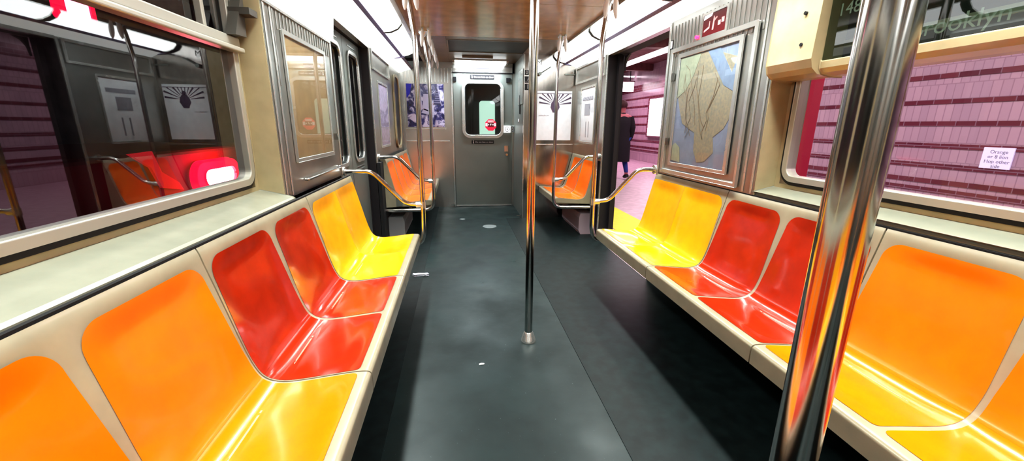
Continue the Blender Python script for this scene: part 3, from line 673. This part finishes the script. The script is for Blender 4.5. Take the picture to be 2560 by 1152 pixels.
def bench_module(s, y0, nseats, colour, label, group=None, fill=0.):
    y1 = y0 + nseats * P; t = thing('bench_seat_unit', label, 'bench', (s * .9, (y0 + y1) / 2, 0), group=group)
    g = .003; nY = 16; ys_ = []
    for k in range(nseats):
        for j in range(nY + (1 if k == nseats - 1 else 0)): ys_.append((k, -P / 2 + P * j / nY))
    vs = []; idx = {}
    svs = SLEN
    for i, sv in enumerate(svs):
        for j, (k, yl) in enumerate(ys_):
            x, y, z = surf(s, sv, yl, y0 + P * (k + .5)); y = min(y1 - g, max(y0 + g, y)); vs.append((x, y, z))
    n = len(ys_)
    fs = [(i * n + j, i * n + j + 1, (i + 1) * n + j + 1, (i + 1) * n + j) for i in range(len(svs) - 1) for j in range(n - 1)]
    mb = MB().add(vs, fs, True)
    # end faces, underside and back
    poly = [(p.x, p.y) for p in PR] + [(1.1375, .372)]
    for y in (y0 + g, y1 - g): mb.add([(s * a, y, b) for a, b in poly], [tuple(range(len(poly)))])
    mb.box((s * .6812, y0 + g, .372), (s * 1.1375, y1 - g, .374)); mb.box((s * 1.1366, y0 + g, .374), (s * 1.1378, y1 - g, .878))
    mb.obj('bench_shell', 'shell', t)
    for k in range(nseats):
        yc = y0 + P * (k + .5)
        hc = lambda sv: P / 2 - .0085 - corner(sv - S_front + .0, .018)
        hb_ = lambda sv: P / 2 - .0085 - .020 * max(0, (sv - S_crease - .08) / (S_top - S_crease)) - corner(S_top - sv, .055)
        lo = hi = None
        if colour == 'yellow':      # the yellow pairs run on without a cream divider, up to the free end
            full = lambda sv: P / 2 - .0006 - .5 * corner(sv - S_front, .006) - .25 * corner(S_top - sv, .02)
            free = lambda sv: P / 2 - .004 - corner(sv - S_front, .012) - corner(S_top - sv, .03)
            if k == 0: hi = full
            else: lo = full; hi = free
        patch(s, S_front, S_crease, yc, hc, .0016, lo, hi).obj('seat', colour, t)
        patch(s, S_crease + .0004, S_top, yc, hb_, .0016, lo, hi).obj('backrest', colour, t)
    # bracket under the unit
    br = MB().prism([(.74, .371), (1.10, .371), (1.10, .30), (.98, .33)], lambda a, b, d: (s * a, d, b), (y0 + y1) / 2 - .02, (y0 + y1) / 2 + .02)
    br.box((s * 1.10, (y0 + y1) / 2 - .02, .26), (s * 1.154, (y0 + y1) / 2 + .02, .371)); br.obj('bracket', 'dark', t)
    return t
YJ = 2.966
for s in (-1, 1):
    nm = SIDE[s]
    cols = ['yellow', 'red', 'orange', 'red', 'yellow', 'orange']
    wh = [['yellow two-seat bench unit on the left nearest the closed door', 'red two-seat bench unit on the left in the middle of the bench', 'orange two-seat bench unit on the left closest to the camera',
           'red two-seat bench unit on the left behind the camera', 'yellow two-seat bench unit on the left far behind the camera', 'orange two-seat bench unit at the rear end of the left bench'],
          ['yellow two-seat bench unit on the right beside the open doorway', 'red two-seat bench unit on the right below the map and window corner', 'orange two-seat bench unit on the right behind the large near pole',
           'red two-seat bench unit on the right behind the camera', 'yellow two-seat bench unit on the right far behind the camera', 'orange two-seat bench unit at the rear end of the right bench']][0 if s < 0 else 1]
    for k in range(6): bench_module(s, YJ - (k + 1) * 2 * P, 2, cols[k], wh[k], 'two-seat bench units')
YF = 4.375
bench_module(-1, YF, 2, 'hot', 'orange two-seat bench unit on the left just past the closed door', 'two-seat bench units')
bench_module(-1, YF + 2 * P, 2, 'hot', 'orange two-seat bench unit in the far left corner against the end wall', 'two-seat bench units')
bench_module(1, YF, 2, 'hot', 'orange two-seat bench unit on the far right against the cab wall', 'two-seat bench units')
# cream end caps + filler strips
def filler(s, y0, y1, lab):
    MB().prism([(p.x, p.y) for p in PR] + [(1.1365, .374)], lambda a, b, d: (s * a, d, b), y0, y1).obj('bench_filler', 'shell', label=lab, category='bench filler')
filler(-1, YF + 4 * P + .002, YE - .015, 'cream filler between the last left seat and the end wall')
filler(1, YF + 2 * P + .002, 5.338, 'cream filler between the last right seat and the cab wall')
for s in (-1, 1):
    ec = thing('bench_end_cap', 'cream end panel on the %s bench past the side door' % SIDE[s], 'bench end', (s * .95, YF - .01, .37))
    poly = [(p.x, p.y) for p in PR[2:]] + [(W[s] - .001, .885), (W[s] - .001, .372)]
    MB().prism(poly, lambda a, b, d: (s * a, d, b), YF - .012, YF - .001).obj('end_panel', 'shell', ec)
    if s < 0: MB().box((-1.05, YF - .018, .385), (-.985, YF - .0125, .475)).obj('outlet_plate', 'doorsteel', ec, label='grey rectangular outlet plate')
    hx = thing('heater_box', 'grey %s heater box under the bench past the side door' % SIDE[s], 'heater', (s * 1.07, 4.5, 0))
    MB().prism([(1.153, .004), (1.153, .25), (1.00, .25), (.985, .20), (.985, .05), (1.01, .004)], lambda a, b, d: (s * a, d, b), 4.42, 5.2).obj('heater_housing', mat('heater grey', (.30, .31, .31) if s < 0 else (.45, .36, .40), .5), hx)

# ------------------------------------------------------------------ stanchions with armrests
def stanchion(s, y, lab, back=1, lean=0.):
    t = thing('grab_pole', lab, 'pole', (s * .655, y, 0), group='curved stanchions at the bench ends')
    b = -.0
    pts = [(s * .69, y, ZC - .012), (s * .672, y, 1.98), (s * .650, y, 1.80), (s * .650, y, .62), (s * .653, y, .44), (s * .672, y, .375), (s * .72, y, .350), (s * .80, y, .345), (s * (W[s] - .002), y, .345)]
    MB().tube(fillet(pts, .05), .0185).obj('pole', 'chrome', t)
    ar = fillet([(s * (W[s] - .002), y, .905), (s * 1.0, y, .905), (s * .775, y, .668), (s * .675, y, .658)], .05, 8)
    MB().tube(ar, .0165).obj('armrest', 'chrome', t)
    c = MB().tube([(s * .70, y, .657), (s * .653, y, .657)], .023); c.tube([(s * .65, y, .632), (s * .65, y, .682)], .0225); c.obj('collar', 'steelh', t)
    MB().tube([(s * (W[s] - .001), y, .905), (s * (W[s] - .014), y, .905)], .034).obj('wall_flange', 'steelh', t)
    MB().lathe([(.045, ZC - .001), (.045, ZC - .008), (.024, ZC - .03), (.022, ZC - .05)], s * .69, y).obj('ceiling_flange', 'steelh', t)
stanchion(-1, 3.0, 'curved steel grab pole with armrest at the end of the near left bench')
stanchion(1, 3.0, 'curved steel grab pole with armrest beside the open doorway, at the near right bench')
stanchion(-1, 4.335, 'curved steel grab pole with armrest at the far left bench past the closed door')
stanchion(1, 4.335, 'curved steel grab pole with armrest at the far right bench past the open doorway')
# centre poles
def centre_pole(y, r, lab):
    t = thing('floor_pole', lab, 'pole', (0, y, 0), group='floor to ceiling centre poles')
    MB().tube([(0, y, .003), (0, y, ZC - .003)], r, 40).obj('pole', 'chrome', t)
    MB().lathe([(r + .022, .001), (r + .022, .010), (r + .018, .016), (r + .006, .055), (r + .0005, .062)], 0, y, 32).obj('floor_collar', 'steelh', t)
    MB().lathe([(r + .026, ZC - .001), (r + .024, ZC - .012), (r + .001, ZC - .03)], 0, y, 32).obj('ceiling_collar', 'steelh', t)
centre_pole(2.114, .0225, 'slender polished centre pole standing in the middle of the aisle')
centre_pole(.345, .0225, 'large near pole of polished steel crossing the right side of the view')
centre_pole(-1.45, .0225, 'polished centre pole behind the camera')

# hanging grab handles
def handle_loop(x, y, lab, tilt=0., h=.15):
    t = thing('strap_hanger', lab, 'grab handle', (x, y, ZC), group='hanging metal grab handles')
    MB().box((x - .010, y - .018, ZC - .022), (x + .010, y + .018, ZC)).obj('hinge_bracket', 'steelh', t, bevel=.003)
    z0 = ZC - .015; n = 9; pts = [(x + tilt * k / n, y, z0 - h * k / n) for k in range(n + 1)]
    MB().tube(pts, [.007, .010, .0145, .0175, .019, .019, .018, .0155, .012, .005], 14).obj('handle_blade', 'white_metal', t)
M['white_metal'] = mat('bright enamelled steel', (.9, .9, .88), .25)
i = 0
for s, ylist in ((-1, (2.90, 4.15, 4.62, 5.15, 5.65)), (1, (2.90, 4.22))):
    for y in ylist:
        wd = {2.90: 'above the near bench end pole', 4.15: 'just before the far pole', 4.22: 'at the far pole', 4.62: 'just past the far pole', 5.15: 'second from the end wall', 5.65: 'nearest the end wall'}[y]
        for dx in (-.022, .032):
            handle_loop(s * .66 + dx, y, 'white grab handle on the %s ceiling edge %s, %s one' % ('tunnel-side' if s < 0 else 'platform-side', wd, 'left' if dx < 0 else 'right'), tilt=.012 * (1 if dx > 0 else -1))

# ------------------------------------------------------------------ small floor items
MB().lathe([(.088, .001), (.088, .0035), (.082, .005)], -.016, 4.915, 32).obj('floor_plate', mat('worn grey disc', (.22, .25, .25), .5, .3), label='large pale round plate set in the floor near the end door', category='floor plate')
MB().lathe([(.040, .001), (.040, .0035), (.036, .005)], -.35, 5.355, 24).obj('floor_plate', mat('worn small disc', (.20, .23, .23), .5, .3), label='small pale round plate in the floor left of the larger one', category='floor plate')
wr = MB()
pts = [(-.785, 3.262), (-.765, 3.245), (-.75, 3.252), (-.69, 3.25), (-.675, 3.242), (-.655, 3.262), (-.668, 3.285), (-.69, 3.280), (-.745, 3.288), (-.765, 3.280), (-.782, 3.288)]
wr.prism(pts, XY, .004, .018)
wr.obj('candy_wrapper', mat('silver wrapper', (.75, .77, .85), .25, .5), label='crumpled silver wrapper lying on the floor by the left bench', category='wrapper', bevel=.004)
MB().prism([(-.300, 1.895), (-.274, 1.897), (-.272, 1.908), (-.29, 1.911), (-.301, 1.905)], XY, .0005, .003).obj('paper_scrap', 'white', label='tiny white scrap of paper on the floor in the aisle', category='scrap')

# ------------------------------------------------------------------ rear end wall behind the camera
struct('wall_front', box((-1.35, YB - .05, 0), (1.31, YB, 2.10)), 'steel')

# ------------------------------------------------------------------ platform side (right)
struct('platform_floor', box((2.05, -8, -.12), (7.6, 22, -.01)), 'plat')
struct('platform_edge', box((1.44, -8, -.14), (1.52, 22, -.012)), 'plat')
box((1.52, -8, -.12), (2.05, 22, -.008)).obj('tactile_strip', 'yl', kind='structure')
XP = 6.3
bands = [.377, .50, .72, .993, 1.294, 1.59, 1.93, 2.23]
wall = MB(); bnd = MB(); z = -.01; yA, yB = -8, 16.6
edges = []
for b in bands: edges.append((b - .032, b + .032))
edges.append((2.47, 2.70))
for a, b in edges:
    wall.box((XP, yA, z), (XP + .2, yB, a)); bnd.box((XP - .012, yA, a), (XP + .2, yB + .02, b)); z = b
wall.box((XP, yA, z), (XP + .2, yB, 3.3))
struct('platform_wall', wall, 'tile'); bnd.obj('wall_bands', 'band', kind='structure')
struct('platform_ceiling', box((1.35, -8, 3.3), (7.6, 22, 3.4)), 'platceil')
bm = MB()
for y in range(-6, 22, 4): bm.box((1.5, y, 3.08), (6.3, y + .25, 3.3))
bm.box((3.0, -8, 3.12), (3.25, 22, 3.3)); bm.obj('platform_beams', 'platceil', kind='structure')
ewm = MB(); ewm.box((1.4, 20, -.01), (7.6, 20.2, 3.3)); struct('platform_end_wall', ewm, mat('dark stair wall', (.09, .012, .03), .7))
struct('platform_side_wall', box((7.5, 16.6, -.01), (7.6, 20, 3.3)), mat('dim side wall', (.14, .03, .05), .7))
plamp = mat('platform tube', (1, 1, 1), .4, emit=(1.0, .85, .93), es=5)
for k, (a, b) in enumerate(((-6.5, -2.4), (-2.2, 1.9), (2.1, 6.2), (6.4, 12.6))):
    t = thing('platform_light', 'long white tube light under the platform ceiling, %s' % ['far behind the camera', 'behind the camera', 'opposite the bench', 'seen through the open doorway'][k], 'light', (4.62, (a + b) / 2, 3.0), group='platform tube lights')
    box((4.56, a, 2.96), (4.68, b, 3.00)).obj('tube', plamp, t); box((4.54, a, 3.0), (4.70, b, 3.05)).obj('housing', 'card', t)
    for y_ in (a + .4, b - .4): box((4.61, y_, 3.05), (4.63, y_ + .02, 3.30)).obj('hanger', 'steelh', t)
# glowing sign box and beam further along
t = thing('lit_sign_box', 'glowing white rectangular sign box hanging over the far end of the platform', 'sign', (5.75, 15.0, 2.45))
box((5.40, 15.0, 2.47), (6.08, 15.12, 2.80)).obj('sign_face', mat('lit sign face', (1, 1, 1), .5, emit=(1, .9, .97), es=3), t)
box((5.36, 15.0, 2.805), (6.12, 15.14, 2.84)).obj('sign_cap', 'band', t)
for x in (5.55, 5.95): box((x - .012, 15.05, 2.84), (x + .012, 15.08, 3.3)).obj('hanger', 'black', t)
box((5.3, 15.4, 3.02), (6.25, 15.46, 3.06)).obj('thin_tube_light', plamp, label='thin horizontal tube light above the glowing sign box', category='light')
t = thing('dark_stair_opening', 'dark maroon panel painted as the shade of the stair opening at the end of the platform behind the person', 'enclosure', (5.9, 17.5, 0))
box((5.2, 17.5, -.01), (7.3, 17.6, 2.4)).obj('shade_panel', mat('maroon stair shade', (.10, .01, .03), .5), t)  # dark panel stands in for the shade of the stair opening
box((6.50, 16.64, -.01), (6.62, 16.75, 2.75)).obj('corner_post', 'black', t)
# poster case on the platform wall
t = thing('platform_poster', 'blank white lit poster in a dark red frame on the platform wall', 'poster', (6.28, 13.3, .9))
MB().ring([(12.6, .88), (13.98, .88), (13.98, 2.19), (12.6, 2.19)], [(12.65, .92), (13.92, .92), (13.92, 2.14), (12.65, 2.14)], f_, 6.22, 6.287).obj('frame', 'band', t)
box((6.24, 12.65, .92), (6.286, 13.92, 2.14)).obj('print', mat('lit poster', (.95, .95, .95), .5, emit=(1, .95, 1), es=1.1), t)
# notice on the wall seen through the window
t = thing('wall_notice', 'white notice with grey lines of writing on the tiled platform wall', 'sign', (6.28, 4.25, .75))
box((6.272, 4.13, .745), (6.286, 4.43, 1.005)).obj('sign_plate', mat('notice white', (.80, .80, .95), .4, emit=(.7, .7, 1), es=.25), t)
for k, (tx, dz) in enumerate((('Orange', .075), ('or 8 lion', .015), ('Hop other', -.045), ('side', -.10))):
    text_mesh('lettering', tx, .058, 'greyink', M_right(6.270, 4.27, .875 + dz), t)
# red column
t = thing('platform_column', 'red painted steel column on the platform at the left edge of the right window', 'column', (2.75, 3.9, 0))
cxm, cym = 2.62, 3.30
box((cxm - .07, cym - .07, -.01), (cxm + .07, cym + .07, 3.08)).obj('column_shaft', mat('column red paint', (.50, .02, .07), .35), t, bevel=.01)
box((cxm - .11, cym - .11, -.008), (cxm + .11, cym + .11, .05)).obj('column_base', 'band', t)

# ------------------------------------------------------------------ tunnel side (left)
struct('tunnel_wall', box((-5.4, -8, -1.2), (-5.3, 12, 3.5)), 'tun')
struct('tunnel_floor', box((-5.3, -8, -1.25), (-1.45, 12, -1.15)), 'tun')
struct('tunnel_ceiling', box((-5.3, -8, 3.4), (-1.4, 12, 3.5)), 'tun')
struct('tunnel_end_wall', box((-5.4, 12, -1.2), (7.6, 12.1, -.2)), 'tun')
tl = thing('tail_lamp', 'glowing red tail lamp with a white hot centre outside the left window', 'lamp', (-3.0, 4.85, .6))
f2 = lambda a, b, d: (d, a, b)
MB().ring(rr(4.45, 5.30, .50, .84, .16, 8), rr(4.58, 5.17, .585, .755, .08, 8), f2, -3.06, -3.0).obj('lamp_housing', mat('red lens glow', (.8, .01, .02), .4, emit=(1, .0, .05), es=1.3), tl, bevel=.015)
MB().prism(rr(4.585, 5.165, .59, .75, .075, 8), f2, -3.05, -3.01).obj('lens', mat('hot lens', (1, .8, .9), .4, emit=(1, .62, .82), es=9), tl)
tb = thing('adjacent_train_body', 'dark train side on the next track lit red near its tail lamp', 'train car', (-3.2, 3, -.9))
box((-5.0, -6, -.9), (-3.075, 6.2, .98)).obj('body_side', mat('train side with red glow tint', (.16, .008, .014), .5), tb, bevel=.05)  # dark steel side, reddened in the colour for the lamp's glow
for a, b in ((3.75, 3.82),): MB().prism([(3.72, .98), (3.98, .99), (4.05, .80), (4.25, .68), (4.30, .60), (4.02, .66), (3.93, .85)], f2, -3.07, -3.045).obj('bracket', mat('bracket with painted red glow', (.5, .01, .02), .5, emit=(1, .0, .03), es=.25), tb)  # emission paints the tail lamp's red light onto the bracket
sgn = thing('signal_lamp', 'small bright pink red signal lamp at the top of the left window', 'lamp', (-3.0, 3.47, 1.95))
box((-3.03, 3.38, 1.945), (-2.99, 3.58, 2.06)).obj('lens', mat('pink hot signal', (1, .2, .4), .4, emit=(1, .25, .42), es=4), sgn)
MB().ring(rr(3.34, 3.62, 1.91, 2.10, .02, 3), rr(3.378, 3.582, 1.943, 2.062, .005, 3), f2, -3.04, -2.98).obj('housing', mat('signal housing red', (.6, .0, .02), .5, emit=(1, 0, .05), es=1.2), sgn)
box((-3.02, 3.47, 2.10), (-3.0, 3.49, 3.4)).obj('hanger_rod', 'black', sgn)
rl = bpy.data.lights.new('red glow', 'AREA'); rl.energy = 12; rl.color = (1, .02, .06); rl.size = .5; rl.size_y = .3
ro = bpy.data.objects.new('red_glow_lamp', rl); C.objects.link(ro); ro.location = (-2.8, 4.85, .7); ro.rotation_euler = (0, math.radians(80), 0)

# ------------------------------------------------------------------ person on the platform
def person():
    px, py = 3.50, 9.5
    # skeleton: joints (x lateral, y facing direction is +y away), walking to the left / away
    J = {}
    def V(n, x, y, z, r): J[n] = (Vector((px + x, py + y, z)), r)
    V('pelvis', 0, 0, .95, .13); V('waist', 0, .0, 1.10, .14); V('chest', 0, .02, 1.30, .16); V('shl', 0, .03, 1.45, .11); V('neck', 0, .03, 1.53, .055); V('head0', .0, .04, 1.60, .075); V('head', 0, .05, 1.69, .095); V('crown', 0, .05, 1.76, .070)
    V('hipL', -.09, 0, .88, .10); V('kneeL', -.11, .14, .50, .065); V('ankL', -.12, .10, .10, .042); V('toeL', -.13, .26, .045, .036)
    V('hipR', .09, 0, .88, .10); V('kneeR', .10, -.02, .49, .065); V('ankR', .10, -.22, .13, .042); V('toeR', .10, -.10, .045, .036)
    V('shL', -.19, .02, 1.42, .075); V('elL', -.24, -.03, 1.14, .052); V('wrL', -.23, .08, .92, .036)
    V('shR', .19, .02, 1.42, .075); V('elR', .25, .0, 1.14, .052); V('wrR', .24, .12, .90, .036)
    E_ = [('pelvis', 'waist'), ('waist', 'chest'), ('chest', 'shl'), ('shl', 'neck'), ('neck', 'head0'), ('head0', 'head'), ('head', 'crown'), ('pelvis', 'hipL'), ('hipL', 'kneeL'), ('kneeL', 'ankL'), ('ankL', 'toeL'),
          ('pelvis', 'hipR'), ('hipR', 'kneeR'), ('kneeR', 'ankR'), ('ankR', 'toeR'), ('shl', 'shL'), ('shL', 'elL'), ('elL', 'wrL'), ('shl', 'shR'), ('shR', 'elR'), ('elR', 'wrR')]
    def skin(name, names, edges, root, m, scale=1., levels=2, parent=None):
        ids = {n_: i for i, n_ in enumerate(names)}
        me = bpy.data.meshes.new(name); me.from_pydata([J[n_][0] for n_ in names], [(ids[a], ids[b]) for a, b in edges], []); o = bpy.data.objects.new(name, me); C.objects.link(o)
        sk = o.modifiers.new('skin', 'SKIN'); sv = me.skin_vertices[0].data if me.skin_vertices else None
        if sv is None:
            bpy.context.view_layer.objects.active = o; me.skin_vertices  # layer is made by the modifier
        for i, n_ in enumerate(names):
            r = J[n_][1] * scale; me.skin_vertices[0].data[i].radius = (r, r); me.skin_vertices[0].data[i].use_root = (n_ == root)
        sb_ = o.modifiers.new('sub', 'SUBSURF'); sb_.levels = levels; sb_.render_levels = levels
        dg = bpy.context.evaluated_depsgraph_get(); m2 = bpy.data.meshes.new_from_object(o.evaluated_get(dg)); bpy.data.objects.remove(o)
        m2.materials.clear(); m2.materials.append(m); 
        for p_ in m2.polygons: p_.use_smooth = True
        o2 = bpy.data.objects.new(name, m2); C.objects.link(o2)
        if parent: o2.parent = parent; o2.matrix_parent_inverse = parent.matrix_world.inverted()
        return o2
    t = thing('person', 'person in a long dark coat and blue trousers walking on the platform with a bag', 'person', (px, py, 0))
    # fingers
    for sd, w_, dirx in (('L', 'wrL', -1), ('R', 'wrR', 1)):
        b0 = J[w_][0]
        J['palm' + sd] = (b0 + Vector((0, .03, -.06)), .034); E_.append((w_, 'palm' + sd))
        for q, (dy, L) in enumerate(((.024, .060), (.010, .072), (-.005, .068), (-.019, .052))):
            a = 'f%s%d' % (sd, q); J[a] = (J['palm' + sd][0] + Vector((0, dy, -.04)), .0095); J[a + 'b'] = (J[a][0] + Vector((-dirx * .012, .008, -L * .7)), .008)
            E_ += [('palm' + sd, a), (a, a + 'b')]
        a = 't' + sd; J[a] = (J['palm' + sd][0] + Vector((-dirx * .01, .04, -.015)), .010); J[a + 'b'] = (J[a][0] + Vector((-dirx * .01, .012, -.032)), .009); E_ += [(w_, a), (a, a + 'b')]
    body = skin('body', list(J.keys()), E_, 'pelvis', mat('skin lit magenta', (.45, .13, .16), .6), parent=t)
    # trousers
    tr_ = skin('trousers', ['pelvis', 'hipL', 'kneeL', 'ankL', 'hipR', 'kneeR', 'ankR'], [('pelvis', 'hipL'), ('hipL', 'kneeL'), ('kneeL', 'ankL'), ('pelvis', 'hipR'), ('hipR', 'kneeR'), ('kneeR', 'ankR')], 'pelvis', mat('blue denim', (.012, .03, .22), .8), 1.12, parent=t)
    sh_ = mat('black shoe leather', (.006, .006, .008), .5)
    for sd in 'LR':
        a = J['ank' + sd][0]; b = J['toe' + sd][0]
        MB().tube([a + Vector((0, -.05, -.055)) if sd == 'L' else a + Vector((0, -.05, -.04)), (a + b) / 2 + Vector((0, 0, -.02)), b + Vector((0, .02, 0))], [.04, .048, .032], 12).obj('shoe', sh_, t)
    # coat (skirted) and sleeves
    coat = mat('black coat wool', (.010, .006, .012), .9)
    n = 24; rings = [(.41, .225, .235, .0), (.60, .225, .225, .0), (.80, .225, .20, .0), (.95, .215, .175, 0), (1.12, .185, .145, 0), (1.30, .215, .155, .01), (1.42, .215, .13, .02), (1.49, .12, .09, .03), (1.54, .075, .075, .03)]
    vs = [(px + a * math.cos(2 * PI * j / n), py + dy + b * math.sin(2 * PI * j / n), z) for z, a, b, dy in rings for j in range(n)]
    fs = [(i * n + j, i * n + (j + 1) % n, (i + 1) * n + (j + 1) % n, (i + 1) * n + j) for i in range(len(rings) - 1) for j in range(n)]
    MB().add(vs, fs, True).obj('coat', coat, t)
    for sd in 'LR': MB().tube(smooth_path([J['sh' + sd][0] + Vector((0, 0, .02)), J['el' + sd][0], J['wr' + sd][0]], 5), [.085] * 5 + [.068] * 5 + [.052], 14).obj('sleeve', coat, t)
    # hair
    hv = []; hf = []; hc = J['head'][0] + Vector((0, .0, .02))
    ico = [(math.sin(PI * a / 9) * math.cos(2 * PI * b / 14), math.sin(PI * a / 9) * math.sin(2 * PI * b / 14), math.cos(PI * a / 9)) for a in range(7) for b in range(14)]
    vs = [(hc.x + x * .104, hc.y - .012 + y * .112, hc.z + .004 + z * .115) for x, y, z in ico]
    fs = [(a * 14 + b, a * 14 + (b + 1) % 14, (a + 1) * 14 + (b + 1) % 14, (a + 1) * 14 + b) for a in range(6) for b in range(14)]
    MB().add(vs, fs, True).obj('hair', mat('dark reddish hair', (.05, .008, .012), .7), t)
    # face towards +y
    fm = MB(); hz = J['head'][0]
    fm.tube([hz + Vector((0, .088, .0)), hz + Vector((0, .118, -.035))], [.010, .017], 8); fm.tube([hz + Vector((-.03, .086, -.062)), hz + Vector((.03, .086, -.062))], .008, 8)
    for sx in (-1, 1): fm.tube([hz + Vector((sx * .094, .0, .015)), hz + Vector((sx * .104, -.005, -.025))], [.018, .012], 8)
    fm.obj('facial_features', body.data.materials[0], t)
    ey = MB()
    for sx in (-.034, .034): ey.tube([hz + Vector((sx, .082, .006)), hz + Vector((sx, .094, .006))], .010, 8)
    ey.each('eye', 'black', t)
    # shoulder bag
    bg = thing('shoulder_bag', 'dark bag hanging at the side of the person in the dark coat', 'bag', (px - .37, py, .6))
    MB().prism(rr(py - .12, py + .16, .52, .78, .04, 4), YZ, px - .52, px - .43).obj('bag_body', mat('dark grey bag', (.02, .012, .02), .7), bg, bevel=.02)
    MB().tube(fillet([(px - .475, py - .10, .76), (px - .345, py - .02, 1.2), (px - .22, py + .02, 1.50), (px - .345, py + .06, 1.2), (px - .475, py + .14, .76)], .05), .010, 8).obj('bag_strap', 'black', bg)
person()

# ------------------------------------------------------------------ lights, world, camera
w = bpy.data.worlds.new('world'); bpy.context.scene.world = w; w.use_nodes = True
w.node_tree.nodes['Background'].inputs[0].default_value = (.5, .4, .5, 1); w.node_tree.nodes['Background'].inputs[1].default_value = .01
# pink fluorescent wash on the platform wall
def area(name, loc, rot, sx, sy, e, col):
    l = bpy.data.lights.new(name, 'AREA'); l.shape = 'RECTANGLE'; l.size = sx; l.size_y = sy; l.energy = e; l.color = col
    o = bpy.data.objects.new(name, l); C.objects.link(o); o.location = loc; o.rotation_euler = rot; return o
for s_ in (-1, 1):
    for k_, (a_, b_) in enumerate(lens_spans):
        al = area('fixture_lamp', (s_ * .925, (a_ + b_) / 2, 1.992), (0, 0, 0), .10, b_ - a_ - .1, 8.5, (.95, 1, .97)); al.data.spread = math.radians(112)
al = area('door_lamp', (-.05, 6.08, 2.045), (0, 0, 0), .6, .10, 14, (.85, .93, 1)); al.data.spread = math.radians(150)
area('tactile_strip_fill', (2.4, 5, 3.25), (0, 0, 0), .3, 10, 110, (1, .97, .85))  # added fill to brighten the yellow strip, no fixture hangs here
area('platform_wash', (4.5, 4, 2.9), (0, 0, 0), .5, 14, 105, (1, .74, .86))
area('platform_wash_far', (4.9, 13.5, 2.9), (0, 0, 0), .5, 5, 90, (1, .6, .78))

cam = bpy.data.cameras.new('cam'); co = bpy.data.objects.new('camera', cam); C.objects.link(co)
yaw, pitch, roll, f = .1311, -.254, .007, 1009.7
cy, sy = math.cos(yaw), math.sin(yaw); cp, sp = math.cos(pitch), math.sin(pitch); cr, sr = math.cos(roll), math.sin(roll)
fw0 = Vector((sy, cy, 0)); r0 = Vector((cy, -sy, 0)); u0 = Vector((0, 0, 1))
fw = fw0 * cp + u0 * sp; up = u0 * cp - fw0 * sp; rt_ = r0 * cr + up * sr; up2 = up * cr - r0 * sr
m = Matrix((rt_, up2, -fw)).transposed().to_4x4(); m.translation = (-.380, 0, 1.228); co.matrix_world = m
cam.sensor_width = 36; cam.sensor_fit = 'HORIZONTAL'; cam.lens = f / 2560 * 36; cam.clip_start = .02; cam.clip_end = 100
bpy.context.scene.camera = co
sc = bpy.context.scene
sc.view_settings.view_transform = 'Standard'; sc.view_settings.look = 'None'; sc.view_settings.exposure = .80; sc.view_settings.gamma = .85
sc.cycles.max_bounces = 9; sc.cycles.glossy_bounces = 5; sc.cycles.diffuse_bounces = 4; sc.cycles.transparent_max_bounces = 10
sc.cycles.sample_clamp_indirect = 6; sc.cycles.caustics_reflective = False; sc.cycles.caustics_refractive = False; sc.cycles.blur_glossy = .5
